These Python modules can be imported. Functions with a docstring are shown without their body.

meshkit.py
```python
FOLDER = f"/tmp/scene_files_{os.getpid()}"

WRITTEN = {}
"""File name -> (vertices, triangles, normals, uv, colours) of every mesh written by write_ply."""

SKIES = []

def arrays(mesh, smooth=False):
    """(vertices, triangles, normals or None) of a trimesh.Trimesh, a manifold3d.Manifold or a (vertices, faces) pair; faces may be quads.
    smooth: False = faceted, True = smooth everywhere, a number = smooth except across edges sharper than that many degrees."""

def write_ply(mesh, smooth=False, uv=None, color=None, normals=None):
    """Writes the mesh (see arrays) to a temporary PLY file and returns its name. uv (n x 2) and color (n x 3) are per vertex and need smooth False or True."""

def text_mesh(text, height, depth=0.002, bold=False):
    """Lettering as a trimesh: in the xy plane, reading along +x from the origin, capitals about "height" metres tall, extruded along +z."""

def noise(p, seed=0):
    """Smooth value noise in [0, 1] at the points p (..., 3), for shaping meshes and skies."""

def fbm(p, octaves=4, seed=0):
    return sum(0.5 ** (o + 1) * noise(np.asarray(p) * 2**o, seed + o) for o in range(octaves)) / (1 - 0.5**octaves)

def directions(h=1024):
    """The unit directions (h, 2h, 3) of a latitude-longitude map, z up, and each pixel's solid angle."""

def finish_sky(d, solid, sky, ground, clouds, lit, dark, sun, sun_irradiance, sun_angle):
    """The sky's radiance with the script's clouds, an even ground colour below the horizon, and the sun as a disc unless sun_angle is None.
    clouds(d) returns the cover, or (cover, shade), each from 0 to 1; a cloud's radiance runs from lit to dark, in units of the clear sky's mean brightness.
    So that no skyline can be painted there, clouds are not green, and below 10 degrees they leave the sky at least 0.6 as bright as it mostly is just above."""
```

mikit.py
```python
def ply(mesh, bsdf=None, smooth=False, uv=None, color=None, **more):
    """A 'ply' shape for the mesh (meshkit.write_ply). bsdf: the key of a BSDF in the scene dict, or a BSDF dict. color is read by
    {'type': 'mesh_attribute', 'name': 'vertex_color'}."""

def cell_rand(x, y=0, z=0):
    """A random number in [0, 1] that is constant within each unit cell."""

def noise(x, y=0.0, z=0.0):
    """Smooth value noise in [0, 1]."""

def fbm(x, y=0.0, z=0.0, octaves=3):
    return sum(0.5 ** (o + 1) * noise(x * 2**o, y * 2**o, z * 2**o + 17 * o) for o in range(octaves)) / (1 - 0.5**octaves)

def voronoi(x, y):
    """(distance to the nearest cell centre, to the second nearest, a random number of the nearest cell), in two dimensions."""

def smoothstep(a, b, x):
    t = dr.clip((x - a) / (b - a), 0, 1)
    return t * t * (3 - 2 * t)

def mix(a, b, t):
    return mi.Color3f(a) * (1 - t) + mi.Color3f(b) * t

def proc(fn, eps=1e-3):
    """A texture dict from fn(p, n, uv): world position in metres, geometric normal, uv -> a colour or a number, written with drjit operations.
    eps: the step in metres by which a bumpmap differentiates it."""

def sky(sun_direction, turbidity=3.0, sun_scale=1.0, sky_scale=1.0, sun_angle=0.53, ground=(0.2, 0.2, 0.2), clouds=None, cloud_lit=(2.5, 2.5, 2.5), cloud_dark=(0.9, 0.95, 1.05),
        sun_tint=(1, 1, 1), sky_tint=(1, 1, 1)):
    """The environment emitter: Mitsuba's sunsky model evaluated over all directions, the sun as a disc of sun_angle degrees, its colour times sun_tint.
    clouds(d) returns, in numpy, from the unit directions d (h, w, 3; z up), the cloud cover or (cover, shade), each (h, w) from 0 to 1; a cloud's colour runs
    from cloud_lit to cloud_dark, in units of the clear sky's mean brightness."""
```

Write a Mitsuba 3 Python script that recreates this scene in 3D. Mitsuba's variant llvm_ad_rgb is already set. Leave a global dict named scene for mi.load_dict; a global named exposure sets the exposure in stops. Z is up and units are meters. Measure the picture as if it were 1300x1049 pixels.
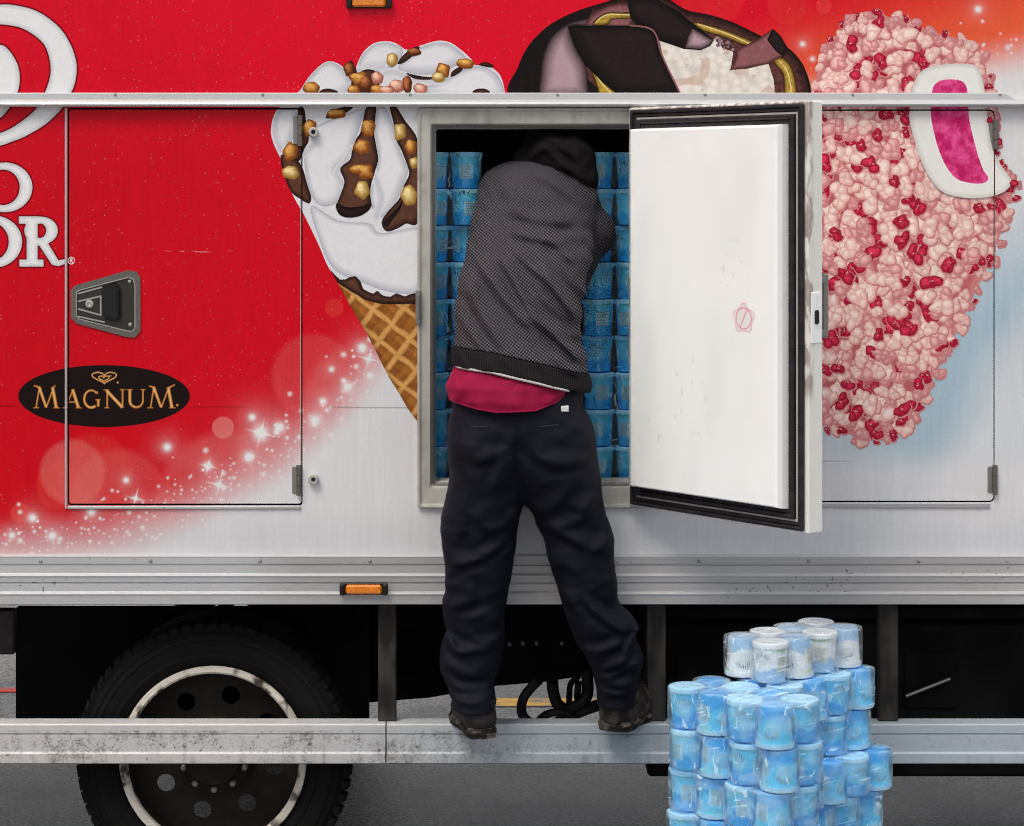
import math, random
import numpy as np, trimesh, drjit as dr, mitsuba as mi, mikit, meshkit
from shapely.geometry import Polygon, LineString, Point, box as sbox
from shapely.ops import unary_union
from shapely import affinity
from scipy.ndimage import gaussian_filter
from scipy.sparse import coo_matrix
from mikit import proc, noise, fbm, cell_rand, voronoi, smoothstep, mix

T = mi.ScalarTransform4f
rng = np.random.default_rng(7)
random.seed(7)
scene, labels = {}, {}

# ------------------------------------------------------------------ camera, sky, exposure
EYE = 2.301                      # height of the lens above the road
DIST = 7.0                       # from the lens to the side of the truck (the plane y = 0)
scene['camera'] = {'type': 'perspective', 'fov': 26.465, 'fov_axis': 'x', 'near_clip': 0.1, 'far_clip': 500.0,
                   'principal_point_offset_x': 0.0, 'principal_point_offset_y': 0.2693,
                   'to_world': T().look_at(origin=[0, -DIST, EYE], target=[0, 0, EYE], up=[0, 0, 1])}


def cloud(d):
    f = meshkit.fbm(d * np.array([2.2, 2.2, 4.0]) + 5.0, 4, 3)
    # an overcast sky: brightest overhead, a third as bright towards the horizon
    return np.ones(d.shape[:2]), np.clip(0.98 - 1.1 * d[..., 2] + 0.5 * (f - 0.5), 0, 1)


scene['sky'] = mikit.sky([-0.30, -0.48, 0.83], turbidity=4, sun_scale=0.34, sun_angle=26, sun_tint=(0.90, 0.97, 1.08), clouds=cloud)
exposure = 2.27

# ------------------------------------------------------------------ helpers
S = 395.0                        # drawing units to the metre, used for the truck's side elevation


def A(u, v):
    """side elevation drawing -> (x, z) in metres on the side of the truck"""
    return (u - 650.0) / S, (1151.0 - v) / S


def P(u, v, y):
    """the same drawing for something that stands y metres behind the truck's side: (x, y, z)"""
    k = (DIST + y) / DIST
    return np.array([(u - 650.0) / S * k, y, EYE - (v - 242.0) / S * k])


def lin(h):
    c = np.array([int(h[i:i + 2], 16) for i in (1, 3, 5)]) / 255.0
    return np.where(c < 0.04045, c / 12.92, ((c + 0.055) / 1.055) ** 2.4).tolist()


def C(h):
    return mi.Color3f(*lin(h))


def mat(key, color, rough=0.5, spec=0.3, metal=0.0, bump=None, **more):
    base = {'type': 'rgb', 'value': lin(color) if isinstance(color, str) else list(color)} if isinstance(color, (str, list, tuple)) else color
    b = {'type': 'principled', 'base_color': base, 'roughness': rough, 'specular': spec, 'metallic': metal, **more}
    if bump is not None:
        b = {'type': 'bumpmap', 'arbitrary': bump[0], 'scale': bump[1], 'bsdf': b}
    scene[key] = {'type': 'twosided', 'bsdf': b}
    return key


taken = set()


def numbered(key):
    if key not in taken:
        taken.add(key)
        return key
    i = 1
    while f'{key}_{i:03d}' in taken:
        i += 1
    taken.add(f'{key}_{i:03d}')
    return f'{key}_{i:03d}'


def obj(name, mesh, m, parent=None, smooth=False, uv=None, to_world=None, label=None):
    key = numbered(f'{parent}__{name}' if parent else name)
    d = mesh if isinstance(mesh, dict) else mikit.ply(mesh, m, smooth=smooth, uv=uv)
    d = dict(d)
    if isinstance(mesh, dict) and m is not None:
        d['bsdf'] = {'type': 'ref', 'id': m}
    if to_world is not None:
        d['to_world'] = to_world
    scene[key] = d
    if label:
        labels[key] = {'label': label}
    return key


def part(name, parent):
    return numbered(f'{parent}__{name}')


def tag(key, label=None, cat=None, group=None, kind=None):
    e = labels.setdefault(key, {})
    for k, v in (('label', label), ('category', cat), ('group', group), ('kind', kind)):
        if v:
            e[k] = v
    return key


def cat(ms):
    return trimesh.util.concatenate(ms)


def bx(x0, x1, y0, y1, z0, z1):
    m = trimesh.creation.box((x1 - x0, y1 - y0, z1 - z0))
    m.apply_translation(((x0 + x1) / 2, (y0 + y1) / 2, (z0 + z1) / 2))
    return m


def rbox(x0, x1, y0, y1, z0, z1, r=0.004):
    """a box with chamfered edges"""
    pts = []
    for sx, xe in ((1, x0), (-1, x1)):
        for sy, ye in ((1, y0), (-1, y1)):
            for sz, ze in ((1, z0), (-1, z1)):
                pts += [(xe, ye + sy * r, ze + sz * r), (xe + sx * r, ye, ze + sz * r), (xe + sx * r, ye + sy * r, ze)]
    return trimesh.convex.convex_hull(np.array(pts))


def geoms(g):
    if g.is_empty:
        return []
    return [q for q in getattr(g, 'geoms', [g]) if q.geom_type == 'Polygon' and q.area > 1e-9]


def prism(poly, y0, y1):
    """a polygon in (x, z), from y0 to y1"""
    ms = []
    for g in geoms(poly):
        m = trimesh.creation.extrude_polygon(g, y1 - y0, engine='earcut')
        v = m.vertices.copy()
        m.vertices = np.stack([v[:, 0], y1 - v[:, 2], v[:, 1]], 1)
        ms.append(m)
    return cat(ms)


def sweep_x(profile, x0, x1, caps=True):
    """a closed profile of (y, z) points drawn along x"""
    p = Polygon(profile)
    m = trimesh.creation.extrude_polygon(p, x1 - x0, engine='earcut')
    v = m.vertices.copy()
    m.vertices = np.stack([v[:, 2] + x0, v[:, 0], v[:, 1]], 1)
    return m


def curve(pts, n=7, closed=True):
    """a smooth curve through the points"""
    p = np.array(pts, float)
    out = []
    N = len(p)
    for i in range(N if closed else N - 1):
        q = [p[(i + j) % N] if closed else p[min(max(i + j, 0), N - 1)] for j in (-1, 0, 1, 2)]
        t = (np.arange(n) / n)[:, None]
        out.append(0.5 * (2 * q[1] + (q[2] - q[0]) * t + (2 * q[0] - 5 * q[1] + 4 * q[2] - q[3]) * t ** 2 + (3 * q[1] - q[0] - 3 * q[2] + q[3]) * t ** 3))
    out = np.vstack(out)
    return out if closed else np.vstack([out, p[-1:]])


def shape(pts, smooth=True):
    """drawing points -> polygon in drawing units (v down)"""
    q = curve(pts) if smooth else np.array(pts, float)
    g = Polygon(q)
    return g if g.is_valid else g.buffer(0)


def tube(points, r, sides=8, cap=True):
    p = np.asarray(points, float)
    r = np.broadcast_to(r, (len(p),)).astype(float)
    t = np.gradient(p, axis=0)
    t /= np.linalg.norm(t, axis=1, keepdims=True) + 1e-12
    a = np.cross(t[0], [0, 0, 1.0] if abs(t[0][2]) < 0.9 else [1.0, 0, 0])
    fr = []
    for i in range(len(p)):
        a = a - t[i] * (a @ t[i])
        a = a / np.linalg.norm(a)
        fr.append((a, np.cross(t[i], a)))
    ang = np.arange(sides) * 2 * np.pi / sides
    v = np.vstack([p[i] + r[i] * (np.cos(ang)[:, None] * fr[i][0] + np.sin(ang)[:, None] * fr[i][1]) for i in range(len(p))])
    f = []
    for i in range(len(p) - 1):
        for j in range(sides):
            a0, a1 = i * sides + j, i * sides + (j + 1) % sides
            f += [(a0, a1, a1 + sides), (a0, a1 + sides, a0 + sides)]
    n = len(v)
    v = np.vstack([v, p[:1], p[-1:]])
    for j in range(sides):
        f += [(n, (j + 1) % sides, j), (n + 1, n - sides + j, n - sides + (j + 1) % sides)]
    return trimesh.Trimesh(v, f, process=False)


def lathe(profile, n=40, axis='z'):
    """(r, h) profile turned round an axis: (vertices, faces, uv) with u round and v along the profile"""
    p = np.array(profile, float)
    ang = np.linspace(0, 2 * np.pi, n + 1)
    v = np.array([[r * math.cos(a), r * math.sin(a), h] for r, h in p for a in ang])
    uv = np.array([[a / (2 * np.pi), h] for r, h in p for a in ang])
    f = []
    for i in range(len(p) - 1):
        for j in range(n):
            a0 = i * (n + 1) + j
            f += [(a0, a0 + 1, a0 + n + 2), (a0, a0 + n + 2, a0 + n + 1)]
    return v, np.array(f), uv


def surface_nets(F, org, h):
    """the zero level of F (negative inside) on a grid, as a smooth mesh"""
    s = F < 0
    c = [s[i:s.shape[0] - 1 + i, j:s.shape[1] - 1 + j, k:s.shape[2] - 1 + k] for i in (0, 1) for j in (0, 1) for k in (0, 1)]
    n = np.sum([q.astype(np.int8) for q in c], axis=0)
    act = (n > 0) & (n < 8)
    idx = np.argwhere(act)
    num = -np.ones(act.shape, np.int64)
    num[act] = np.arange(len(idx))
    corner = np.array([(i, j, k) for i in (0, 1) for j in (0, 1) for k in (0, 1)])
    val = np.stack([F[idx[:, 0] + q[0], idx[:, 1] + q[1], idx[:, 2] + q[2]] for q in corner], 1)
    acc, cnt = np.zeros((len(idx), 3)), np.zeros(len(idx))
    for a in range(8):
        for b in range(a + 1, 8):
            if np.abs(corner[a] - corner[b]).sum() == 1:
                va, vb = val[:, a], val[:, b]
                m = (va < 0) != (vb < 0)
                t = np.where(m, va / np.where(m, va - vb, 1), 0)
                acc[m] += (corner[a] + (corner[b] - corner[a]) * t[:, None])[m]
                cnt[m] += 1
    v = np.asarray(org) + (idx + acc / cnt[:, None]) * h
    faces = []
    for ax in range(3):
        b, d = [(1, 2), (2, 0), (0, 1)][ax]
        sl0, sl1 = [slice(None)] * 3, [slice(None)] * 3
        sl0[ax], sl1[ax] = slice(0, -1), slice(1, None)
        e0, e1 = s[tuple(sl0)], s[tuple(sl1)]
        e = np.argwhere(e0 != e1)
        e = e[(e[:, b] > 0) & (e[:, d] > 0) & (e[:, b] < s.shape[b] - 1) & (e[:, d] < s.shape[d] - 1)]
        ub, ud = np.eye(3, dtype=int)[b], np.eye(3, dtype=int)[d]
        g = lambda o: num[tuple((e + o).T)]
        q = np.stack([g(-ub - ud), g(-ud), g(0 * ub), g(-ub)], 1)
        flip = ~e0[tuple(e.T)]
        q[flip] = q[flip][:, ::-1]
        faces.append(q)
    q = np.vstack(faces)
    f = np.vstack([q[:, [0, 1, 2]], q[:, [0, 2, 3]]])
    return trimesh.Trimesh(v, f, process=False)


def relax(m, n):
    """n rounds of gentle smoothing that keep the volume"""
    f = np.asarray(m.faces)
    e = np.unique(np.sort(np.vstack([f[:, [0, 1]], f[:, [1, 2]], f[:, [2, 0]]]), axis=1), axis=0)
    N = len(m.vertices)
    L_ = coo_matrix((np.ones(2 * len(e)), (np.r_[e[:, 0], e[:, 1]], np.r_[e[:, 1], e[:, 0]])), shape=(N, N)).tocsr()
    deg = np.maximum(np.asarray(L_.sum(1)).ravel(), 1)[:, None]
    v = np.array(m.vertices)
    for i in range(2 * n):
        v = v + (0.5 if i % 2 == 0 else -0.52) * (L_ @ v / deg - v)
    m.vertices = v


def smin(a, b, k):
    h = np.clip(0.5 + 0.5 * (b - a) / k, 0, 1)
    return b * (1 - h) + a * h - k * h * (1 - h)


# ------------------------------------------------------------------ materials
def ink(key, c0, c1, spec=0.12, rough=0.45, grain=0.22):
    """printing ink that runs from c0 at the rim of a shape (uv.x = 0) to c1 inside; uv.y varies the tone"""
    a, b = lin(c0), lin(c1)

    def fn(p, n, uv):
        g = fbm(p.x * 130, p.z * 130, octaves=2)
        return (mi.Color3f(*a) * (1 - uv.x) + mi.Color3f(*b) * uv.x) * (0.72 + 0.56 * uv.y) * (1 + grain * (g - 0.5))
    return mat(key, proc(fn), rough=rough, spec=spec)


BOKEH = [(92, 600, 42, .16, 0), (119, 600, 50, .10, 1), (75, 618, 30, .12, 1), (26, 652, 13, .2, 1), (150, 632, 62, .08, 0), (283, 543, 14, .28, 0), (424, 391, 12, .14, 1),
         (290, 640, 92, .12, 0), (398, 478, 54, .07, 0), (470, 520, 88, .10, 0), (1046, 8, 10, .16, 1), (1000, 6, 26, .08, 1), (905, -6, 40, .06, 1)]
STARS = [(331, 550, 9, 1), (278, 616, 4, .9), (264, 592, 5, .6), (212, 568, 5, 0), (160, 610, 3.5, 0), (320, 530, 4, 0), (355, 543, 6, 0), (460, 442, 6, 0), (468, 456, 4, .8), (441, 492, 6, 0),
         (421, 469, 3, 0), (400, 534, 7, 0), (316, 580, 6, 0), (172, 633, 3, .7), (41, 658, 5, 0), (66, 681, 5, 0), (15, 680, 4, 0), (410, 510, 4, 0), (470, 477, 4, 0), (116, 650, 5, 0), (1242, 12, 4, 0), (1019, 56, 3, 0)]


def vinyl_fn(p, n, uv):
    a, b = p.x * S + 650.0, 1151.0 - p.z * S
    # where the red ground of the print fades to white: a rising curve on the left, a falling line on the right
    a2 = dr.square(dr.clip(a, 0, 640))
    yb = dr.maximum(702 - 7.99e-4 * a2 - 9.95e-10 * dr.square(a2), 330)
    right = smoothstep(640, 660, a)
    yr = 118 - 0.2 * (a - 1030)
    yb = yb * (1 - right) + yr * right
    wob = 12 * (noise(a / 60, b / 60) - 0.5)
    d = b - yb + wob
    w = smoothstep(-52, 40, d) * (1 - right) + smoothstep(-34, 40, d) * right
    red = mix(C('#c90019'), C('#e4082c'), smoothstep(260, 20, b) * 0.55 + 0.45 * smoothstep(900, 640, a) * smoothstep(0, 500, a) * 0.5)
    red = mix(red, C('#e8643c'), right * smoothstep(-150, -10, d + 0.13 * (a - 1200)) * 0.85)
    cool = smoothstep(900, 1220, a) * smoothstep(180, 420, b)
    streak = smoothstep(-20, 60, (a - 1290) + 0.62 * (b - 300) - 60 + 40 * (noise(a / 90, b / 90, 4) - 0.5))
    white = mix(C('#dbdbdf'), C('#a6bfcf'), cool * (1 - streak * 0.75) * (1 - 0.8 * smoothstep(560, 610, b)))
    white = mix(white, C('#c4c8ce'), smoothstep(630, 690, b) * 0.55)
    col = mix(red, white, w)
    for (x, y, r, al, warm) in BOKEH:
        q = dr.sqrt(dr.square(a - x) + dr.square(b - y))
        col = mix(col, C('#f06a4e') if warm else C('#f2b0ac'), smoothstep(r + 0.08 * r, r - 0.12 * r, q) * al * (1 - w))
    glow = mi.Float(0)
    for (x, y, r, cross) in STARS:
        dx, dy = a - x, b - y
        q = dr.sqrt(dr.square(dx) + dr.square(dy))
        glow += dr.exp(-dr.square(q / r)) * 0.9 + dr.exp(-q / (r * 1.7)) * 0.35
        if cross:
            ex, ey = dx * 0.97 + dy * 0.24, dy * 0.97 - dx * 0.24
            L = 26 * cross
            glow += (dr.exp(-dr.square(ex / 0.9)) * smoothstep(L, 0, abs(ey)) + dr.exp(-dr.square(ey / 0.9)) * smoothstep(L, 0, abs(ex))) * 0.8
    for sc, band, dens in ((17.0, 34.0, .5), (9.0, 26.0, .42)):
        cx, cy = dr.floor(a / sc), dr.floor(b / sc)
        jx, jy, jr = cell_rand(cx, cy, 1), cell_rand(cx, cy, 2), cell_rand(cx, cy, 3)
        q = dr.sqrt(dr.square(a - (cx + 0.25 + 0.5 * jx) * sc) + dr.square(b - (cy + 0.25 + 0.5 * jy) * sc))
        r = sc * (0.07 + 0.13 * jr)
        near = dr.exp(-dr.square((d + 18) / band)) * (1 - right * 0.6)
        glow += dr.exp(-dr.square(q / r)) * dr.select(cell_rand(cx, cy, 5) < dens * near * 1.6, 1.0, 0.0) * 0.85
    col = mix(col, mi.Color3f(0.78, 0.78, 0.8), dr.clip(glow, 0, 1))
    # weave of the film, faint vertical strips, scuffs and the wet specks on it
    col = col * (0.94 + 0.12 * noise(a * 0.9, b * 0.9) * noise(a / 3, b / 40, 7) + 0.05 * (noise(a / 40, b / 90, 3) - 0.5))
    seam = smoothstep(1.6, 0.2, abs(b - 517 - 0.004 * (a - 300))) * (1 - right) + smoothstep(1.0, 0.1, abs(b - 586 - 0.012 * (a - 1080))) * right * smoothstep(1145, 1120, a)
    col = col * (1 - 0.42 * seam * smoothstep(0.25, 0.6, noise(a / 50, 3.0)))
    scuff = smoothstep(1.0, 0.1, abs(b - 318 - 2 * noise(a / 12, 9.0))) * smoothstep(205, 225, a) * smoothstep(310, 240, a)
    col = mix(col, C('#e59aa0'), scuff * smoothstep(0.3, 0.7, noise(a / 7, 2.0)) * 0.8)
    cx, cy = dr.floor(a / 6), dr.floor(b / 6)
    q = dr.sqrt(dr.square(a / 6 - cx - cell_rand(cx, cy, 11)) + dr.square(b / 6 - cy - cell_rand(cx, cy, 12)))
    speck = smoothstep(0.17, 0.03, q) * dr.select(cell_rand(cx, cy, 13) < 0.11, 1.0, 0.0)
    col = mix(col, mi.Color3f(0.82, 0.8, 0.82), speck * (0.08 + 0.30 * cell_rand(cx, cy, 14)))
    return col


mat('vinyl', proc(vinyl_fn), rough=0.34, spec=0.16)


def alu_fn(p, n, uv):
    g = 0.9 + 0.16 * (noise(p.x * 3, p.z * 900, p.y * 300) - 0.5) + 0.14 * (fbm(p.x * 2.2, p.z * 5, p.y * 5) - 0.5)
    spot = smoothstep(0.80, 0.88, noise(p.x * 110, p.z * 110, p.y * 40)) * smoothstep(0.6, 0.8, noise(p.x * 4, p.z * 9, 2.0))
    base = mix(C('#c3c5c9'), C('#b3b3b5'), smoothstep(-0.2, 0.15, dr.sin(p.x * 1.3 + 1.0)))
    return base * g * (1 - 0.6 * spot)


mat('aluminium', proc(alu_fn), rough=0.38, spec=0.4, metal=0.25)
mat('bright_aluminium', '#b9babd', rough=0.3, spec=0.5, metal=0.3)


def dirty_fn(p, n, uv):
    base = mix(C('#c2c1c2'), C('#aab5bf'), smoothstep(-1.0, 0.4, p.x))
    cl = fbm(p.x * 5, p.z * 16, 1.0)
    fine = fbm(p.x * 60, p.z * 60, p.y * 60)
    left = smoothstep(0.5, -0.6, p.x)
    low = smoothstep(0.56, 0.47, p.z)
    grit = noise(p.x * 210, p.z * 210, p.y * 100)
    face = smoothstep(0.572, 0.566, p.z)
    run = noise(p.x * 45, p.z * 7, 8.0)
    grime = smoothstep(0.50, 0.92, grit * 0.28 + fine * 0.30 + cl * 0.34 + run * 0.2 + 0.04 * left) * (0.25 + 0.7 * left) * (0.15 + 0.85 * face)
    grime = grime + smoothstep(0.70, 0.80, fine * 0.6 + 0.4 * grit) * face * (0.25 + 0.4 * left)
    drip = smoothstep(0.6, 0.85, noise(p.x * 26, 1.0, 4.0)) * smoothstep(0.3, 0.8, noise(p.x * 60, p.z * 9, 5.0)) * 0.35
    return mix(base * (0.93 + 0.14 * cl), C('#4a4540'), dr.clip(grime * 0.8 + drip * low, 0, 0.85))


mat('dirty_aluminium', proc(dirty_fn), rough=0.45, spec=0.35, metal=0.15)


def frame_fn(p, n, uv):
    g = fbm(p.x * 9, p.z * 9, p.y * 20)
    f = noise(p.x * 90, p.z * 50, p.y * 90)
    streak = noise(p.x * 40, p.z * 3, 2.0)
    return mix(C('#b4b3ad'), C('#7d7870'), smoothstep(0.35, 0.95, g * 0.6 + 0.25 * f + 0.3 * streak - 0.05) * 0.7)


mat('frame_paint', proc(frame_fn), rough=0.5, spec=0.25)


def doorwhite_fn(p, n, uv):
    g = fbm(p.x * 7, p.z * 3, p.y * 7)
    sc = smoothstep(0.8, 0.86, noise(p.x * 90, p.z * 45, p.y * 90)) * smoothstep(0.55, 0.7, noise(p.x * 9, p.z * 7, 3.0))
    return mix(C('#f4f6f7'), C('#ecefef'), smoothstep(0.35, 0.75, g)) * (1 - 0.13 * sc)


mat('door_liner', proc(doorwhite_fn), rough=0.4, spec=0.3)


def dooredge_fn(p, n, uv):
    g = fbm(p.x * 60, p.z * 22, p.y * 60, octaves=4)
    # grime collects along the gasket side of the edge strip (a strip 35 mm wide, 12 mm of it dirty)
    s = (p.x - 0.385) * 0.6494 - (p.y + 0.04) * 0.7604
    e = (p.x - 0.385) * 0.7604 + (p.y + 0.04) * 0.6494
    dirt = smoothstep(0.030, 0.010, e) * smoothstep(0.36, 0.66, g) * smoothstep(1.72, 1.95, p.z + 0.25 * noise(p.z * 5, 1.0)) 
    return mix(C('#e3e2de'), C('#7d7062'), dr.clip(dirt, 0, 0.7))


mat('door_edge', proc(dooredge_fn), rough=0.45, spec=0.3)


def rubber_fn(p, n, uv):
    g = noise(p.x * 40, p.z * 40, p.y * 40)
    return mix(C('#161316'), C('#2c262a'), g)


mat('rubber', proc(rubber_fn), rough=0.5, spec=0.35)
mat('black_plastic', '#121112', rough=0.4, spec=0.4)
mat('dark_paint', '#141314', rough=0.7, spec=0.12)


def under_fn(p, n, uv):
    g = fbm(p.x * 5, p.z * 5, p.y * 5)
    return mix(C('#0b0a0a'), C('#1b191a'), smoothstep(0.4, 0.7, g))


mat('underbody', proc(under_fn), rough=0.75, spec=0.1)


def post_fn(p, n, uv):
    g = fbm(p.x * 30, p.z * 9, p.y * 30)
    return mix(C('#1d1b1a'), C('#3b3835'), smoothstep(0.35, 0.7, g))


mat('post_steel', proc(post_fn), rough=0.6, spec=0.25)
mat('liner_shade', '#1f2224', rough=0.6, spec=0.2)  # the shade inside the white freezer, put into the liner's colour
mat('stainless', '#7b7771', rough=0.3, spec=0.5, metal=0.8, bump=(proc(lambda p, n, uv: fbm(p.x * 260, p.z * 260, p.y * 260), eps=5e-4), 0.0012))
mat('recess_metal', '#45423e', rough=0.3, spec=0.5, metal=0.7)
mat('stainless_bright', '#c4c1bb', rough=0.28, spec=0.5, metal=0.85)
mat('steel_grey', '#8b8a88', rough=0.4, spec=0.5, metal=0.6)
mat('amber_lens', proc(lambda p, n, uv: mix(C('#e88412'), C('#b85505'), smoothstep(0.35, 0.65, noise(p.x * 420, p.z * 420)) * 0.6)), rough=0.12, spec=0.6, clearcoat=0.6)


def tyre_fn(p, n, uv):
    return mix(C('#09090a'), C('#141314'), fbm(p.x * 14, p.z * 14, p.y * 14))


mat('tyre_rubber', proc(tyre_fn), rough=0.75, spec=0.15)
mat('rim_white', proc(lambda p, n, uv: mix(C('#cfc8bd'), C('#3d352e'), smoothstep(0.48, 0.75, fbm(p.x * 30, p.z * 30, p.y * 30)))), rough=0.5, spec=0.3)
mat('rim_dark', proc(lambda p, n, uv: mix(C('#171412'), C('#2c2723'), fbm(p.x * 25, p.z * 25, p.y * 25))), rough=0.7, spec=0.15)


def road_fn(p, n, uv):
    grit = noise(p.x * 130, p.y * 130)
    big = fbm(p.x * 1.3, p.y * 1.3)
    wet = smoothstep(0.45, 0.65, fbm(p.x * 3 + 9, p.y * 3))
    col = mix(C('#54514f'), C('#85817f'), smoothstep(0.2, 0.9, grit)) * (0.8 + 0.4 * big)
    return col * (1 - 0.35 * wet)


mat('asphalt', proc(road_fn), rough=0.5, spec=0.35)
mat('yellow_paint', proc(lambda p, n, uv: mix(C('#d9a63a'), C('#7a746c'), dr.clip(smoothstep(0.40, 0.75, fbm(p.x * 9, p.y * 40, octaves=4)) + 0.7 * smoothstep(0.75, 1.0, abs(p.y - 2.78) / 0.08) + 0.4 * noise(p.x * 150, p.y * 150) - 0.2, 0, 1))), rough=0.6, spec=0.2)
mat('red_paint', proc(lambda p, n, uv: mix(C('#c8352c'), C('#7f6a63'), smoothstep(0.55, 0.75, fbm(p.x * 16, p.y * 30)))), rough=0.6, spec=0.2)
mat('body_white', '#c9cacc', rough=0.4, spec=0.3)
# ------------------------------------------------------------------ road
road = obj('road', bx(-60, 60, -60, 60, -0.2, 0.0), 'asphalt')
tag(road, kind='structure')
obj('yellow_line', bx(-0.14, 3.5, 2.70, 2.86, 0.0, 0.004), 'yellow_paint', road)
obj('red_line', bx(-30, -1.3, 2.98, 3.06, 0.0, 0.004), 'red_paint', road)

# ------------------------------------------------------------------ the truck
TR = 'delivery_truck'
taken.add(TR)
tag(TR, 'red and white ice cream delivery truck with one freezer door standing open', 'truck')
XL, XR, ZT = -3.4, 3.1, 3.35      # ends and roof of the box body
Z_SK = A(0, 704)[1]


def apoly(g):
    """drawing units -> metres"""
    return affinity.affine_transform(g, [1 / S, 0, 0, -1 / S, -650.0 / S, 1151.0 / S])


def rrect(l, t, r, b, rad=0.0):
    g = sbox(l, t, r, b)
    return g.buffer(-rad).buffer(rad, 6) if rad else g


OPEN = rrect(531, 138, 841, 644, 5)
DOOR_L = rrect(86, 137, 384, 642, 4)
DOOR_R = rrect(905, 139, 1263, 638, 7)
GAP_L = DOOR_L.difference(rrect(87.6, 139.4, 382.3, 639.5, 3))
GAP_R = DOOR_R.difference(rrect(907, 141, 1261.4, 636, 6))
SIDE = sbox(650 + XL * S, 1151 - ZT * S, 650 + XR * S, 704)
SKIN = SIDE.difference(OPEN).difference(DOOR_L).difference(DOOR_R)
PRINT = SIDE.difference(OPEN).difference(GAP_L).difference(GAP_R)

side = obj('side_panel', prism(apoly(SKIN), 0.0, 0.004), 'vinyl', TR, label='red side panel fading to white, printed with ice creams')
ld = obj('locker_door', prism(apoly(DOOR_L.difference(GAP_L)), 0.0, 0.004), 'vinyl', TR, label='closed red locker door with recessed latch')
rd = obj('locker_door', prism(apoly(DOOR_R.difference(GAP_R)), 0.0, 0.004), 'vinyl', TR, label='closed locker door behind the open freezer door')
opw = apoly(OPEN)
back = sbox(XL + 0.02, Z_SK, XR - 0.02, ZT - 0.02).difference(opw.buffer(0.01))
obj('inner_skin', prism(back, 0.014, 0.03), 'dark_paint', TR)
obj('roof', bx(XL, XR, 0.0045, 2.35, ZT - 0.05, ZT - 0.001), 'body_white', TR)
obj('end_wall', bx(XL, XL + 0.05, 0.0045, 2.35, Z_SK, ZT - 0.052), 'body_white', TR)
obj('end_wall', bx(XR - 0.05, XR, 0.0045, 2.35, Z_SK, ZT - 0.052), 'body_white', TR)
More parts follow.
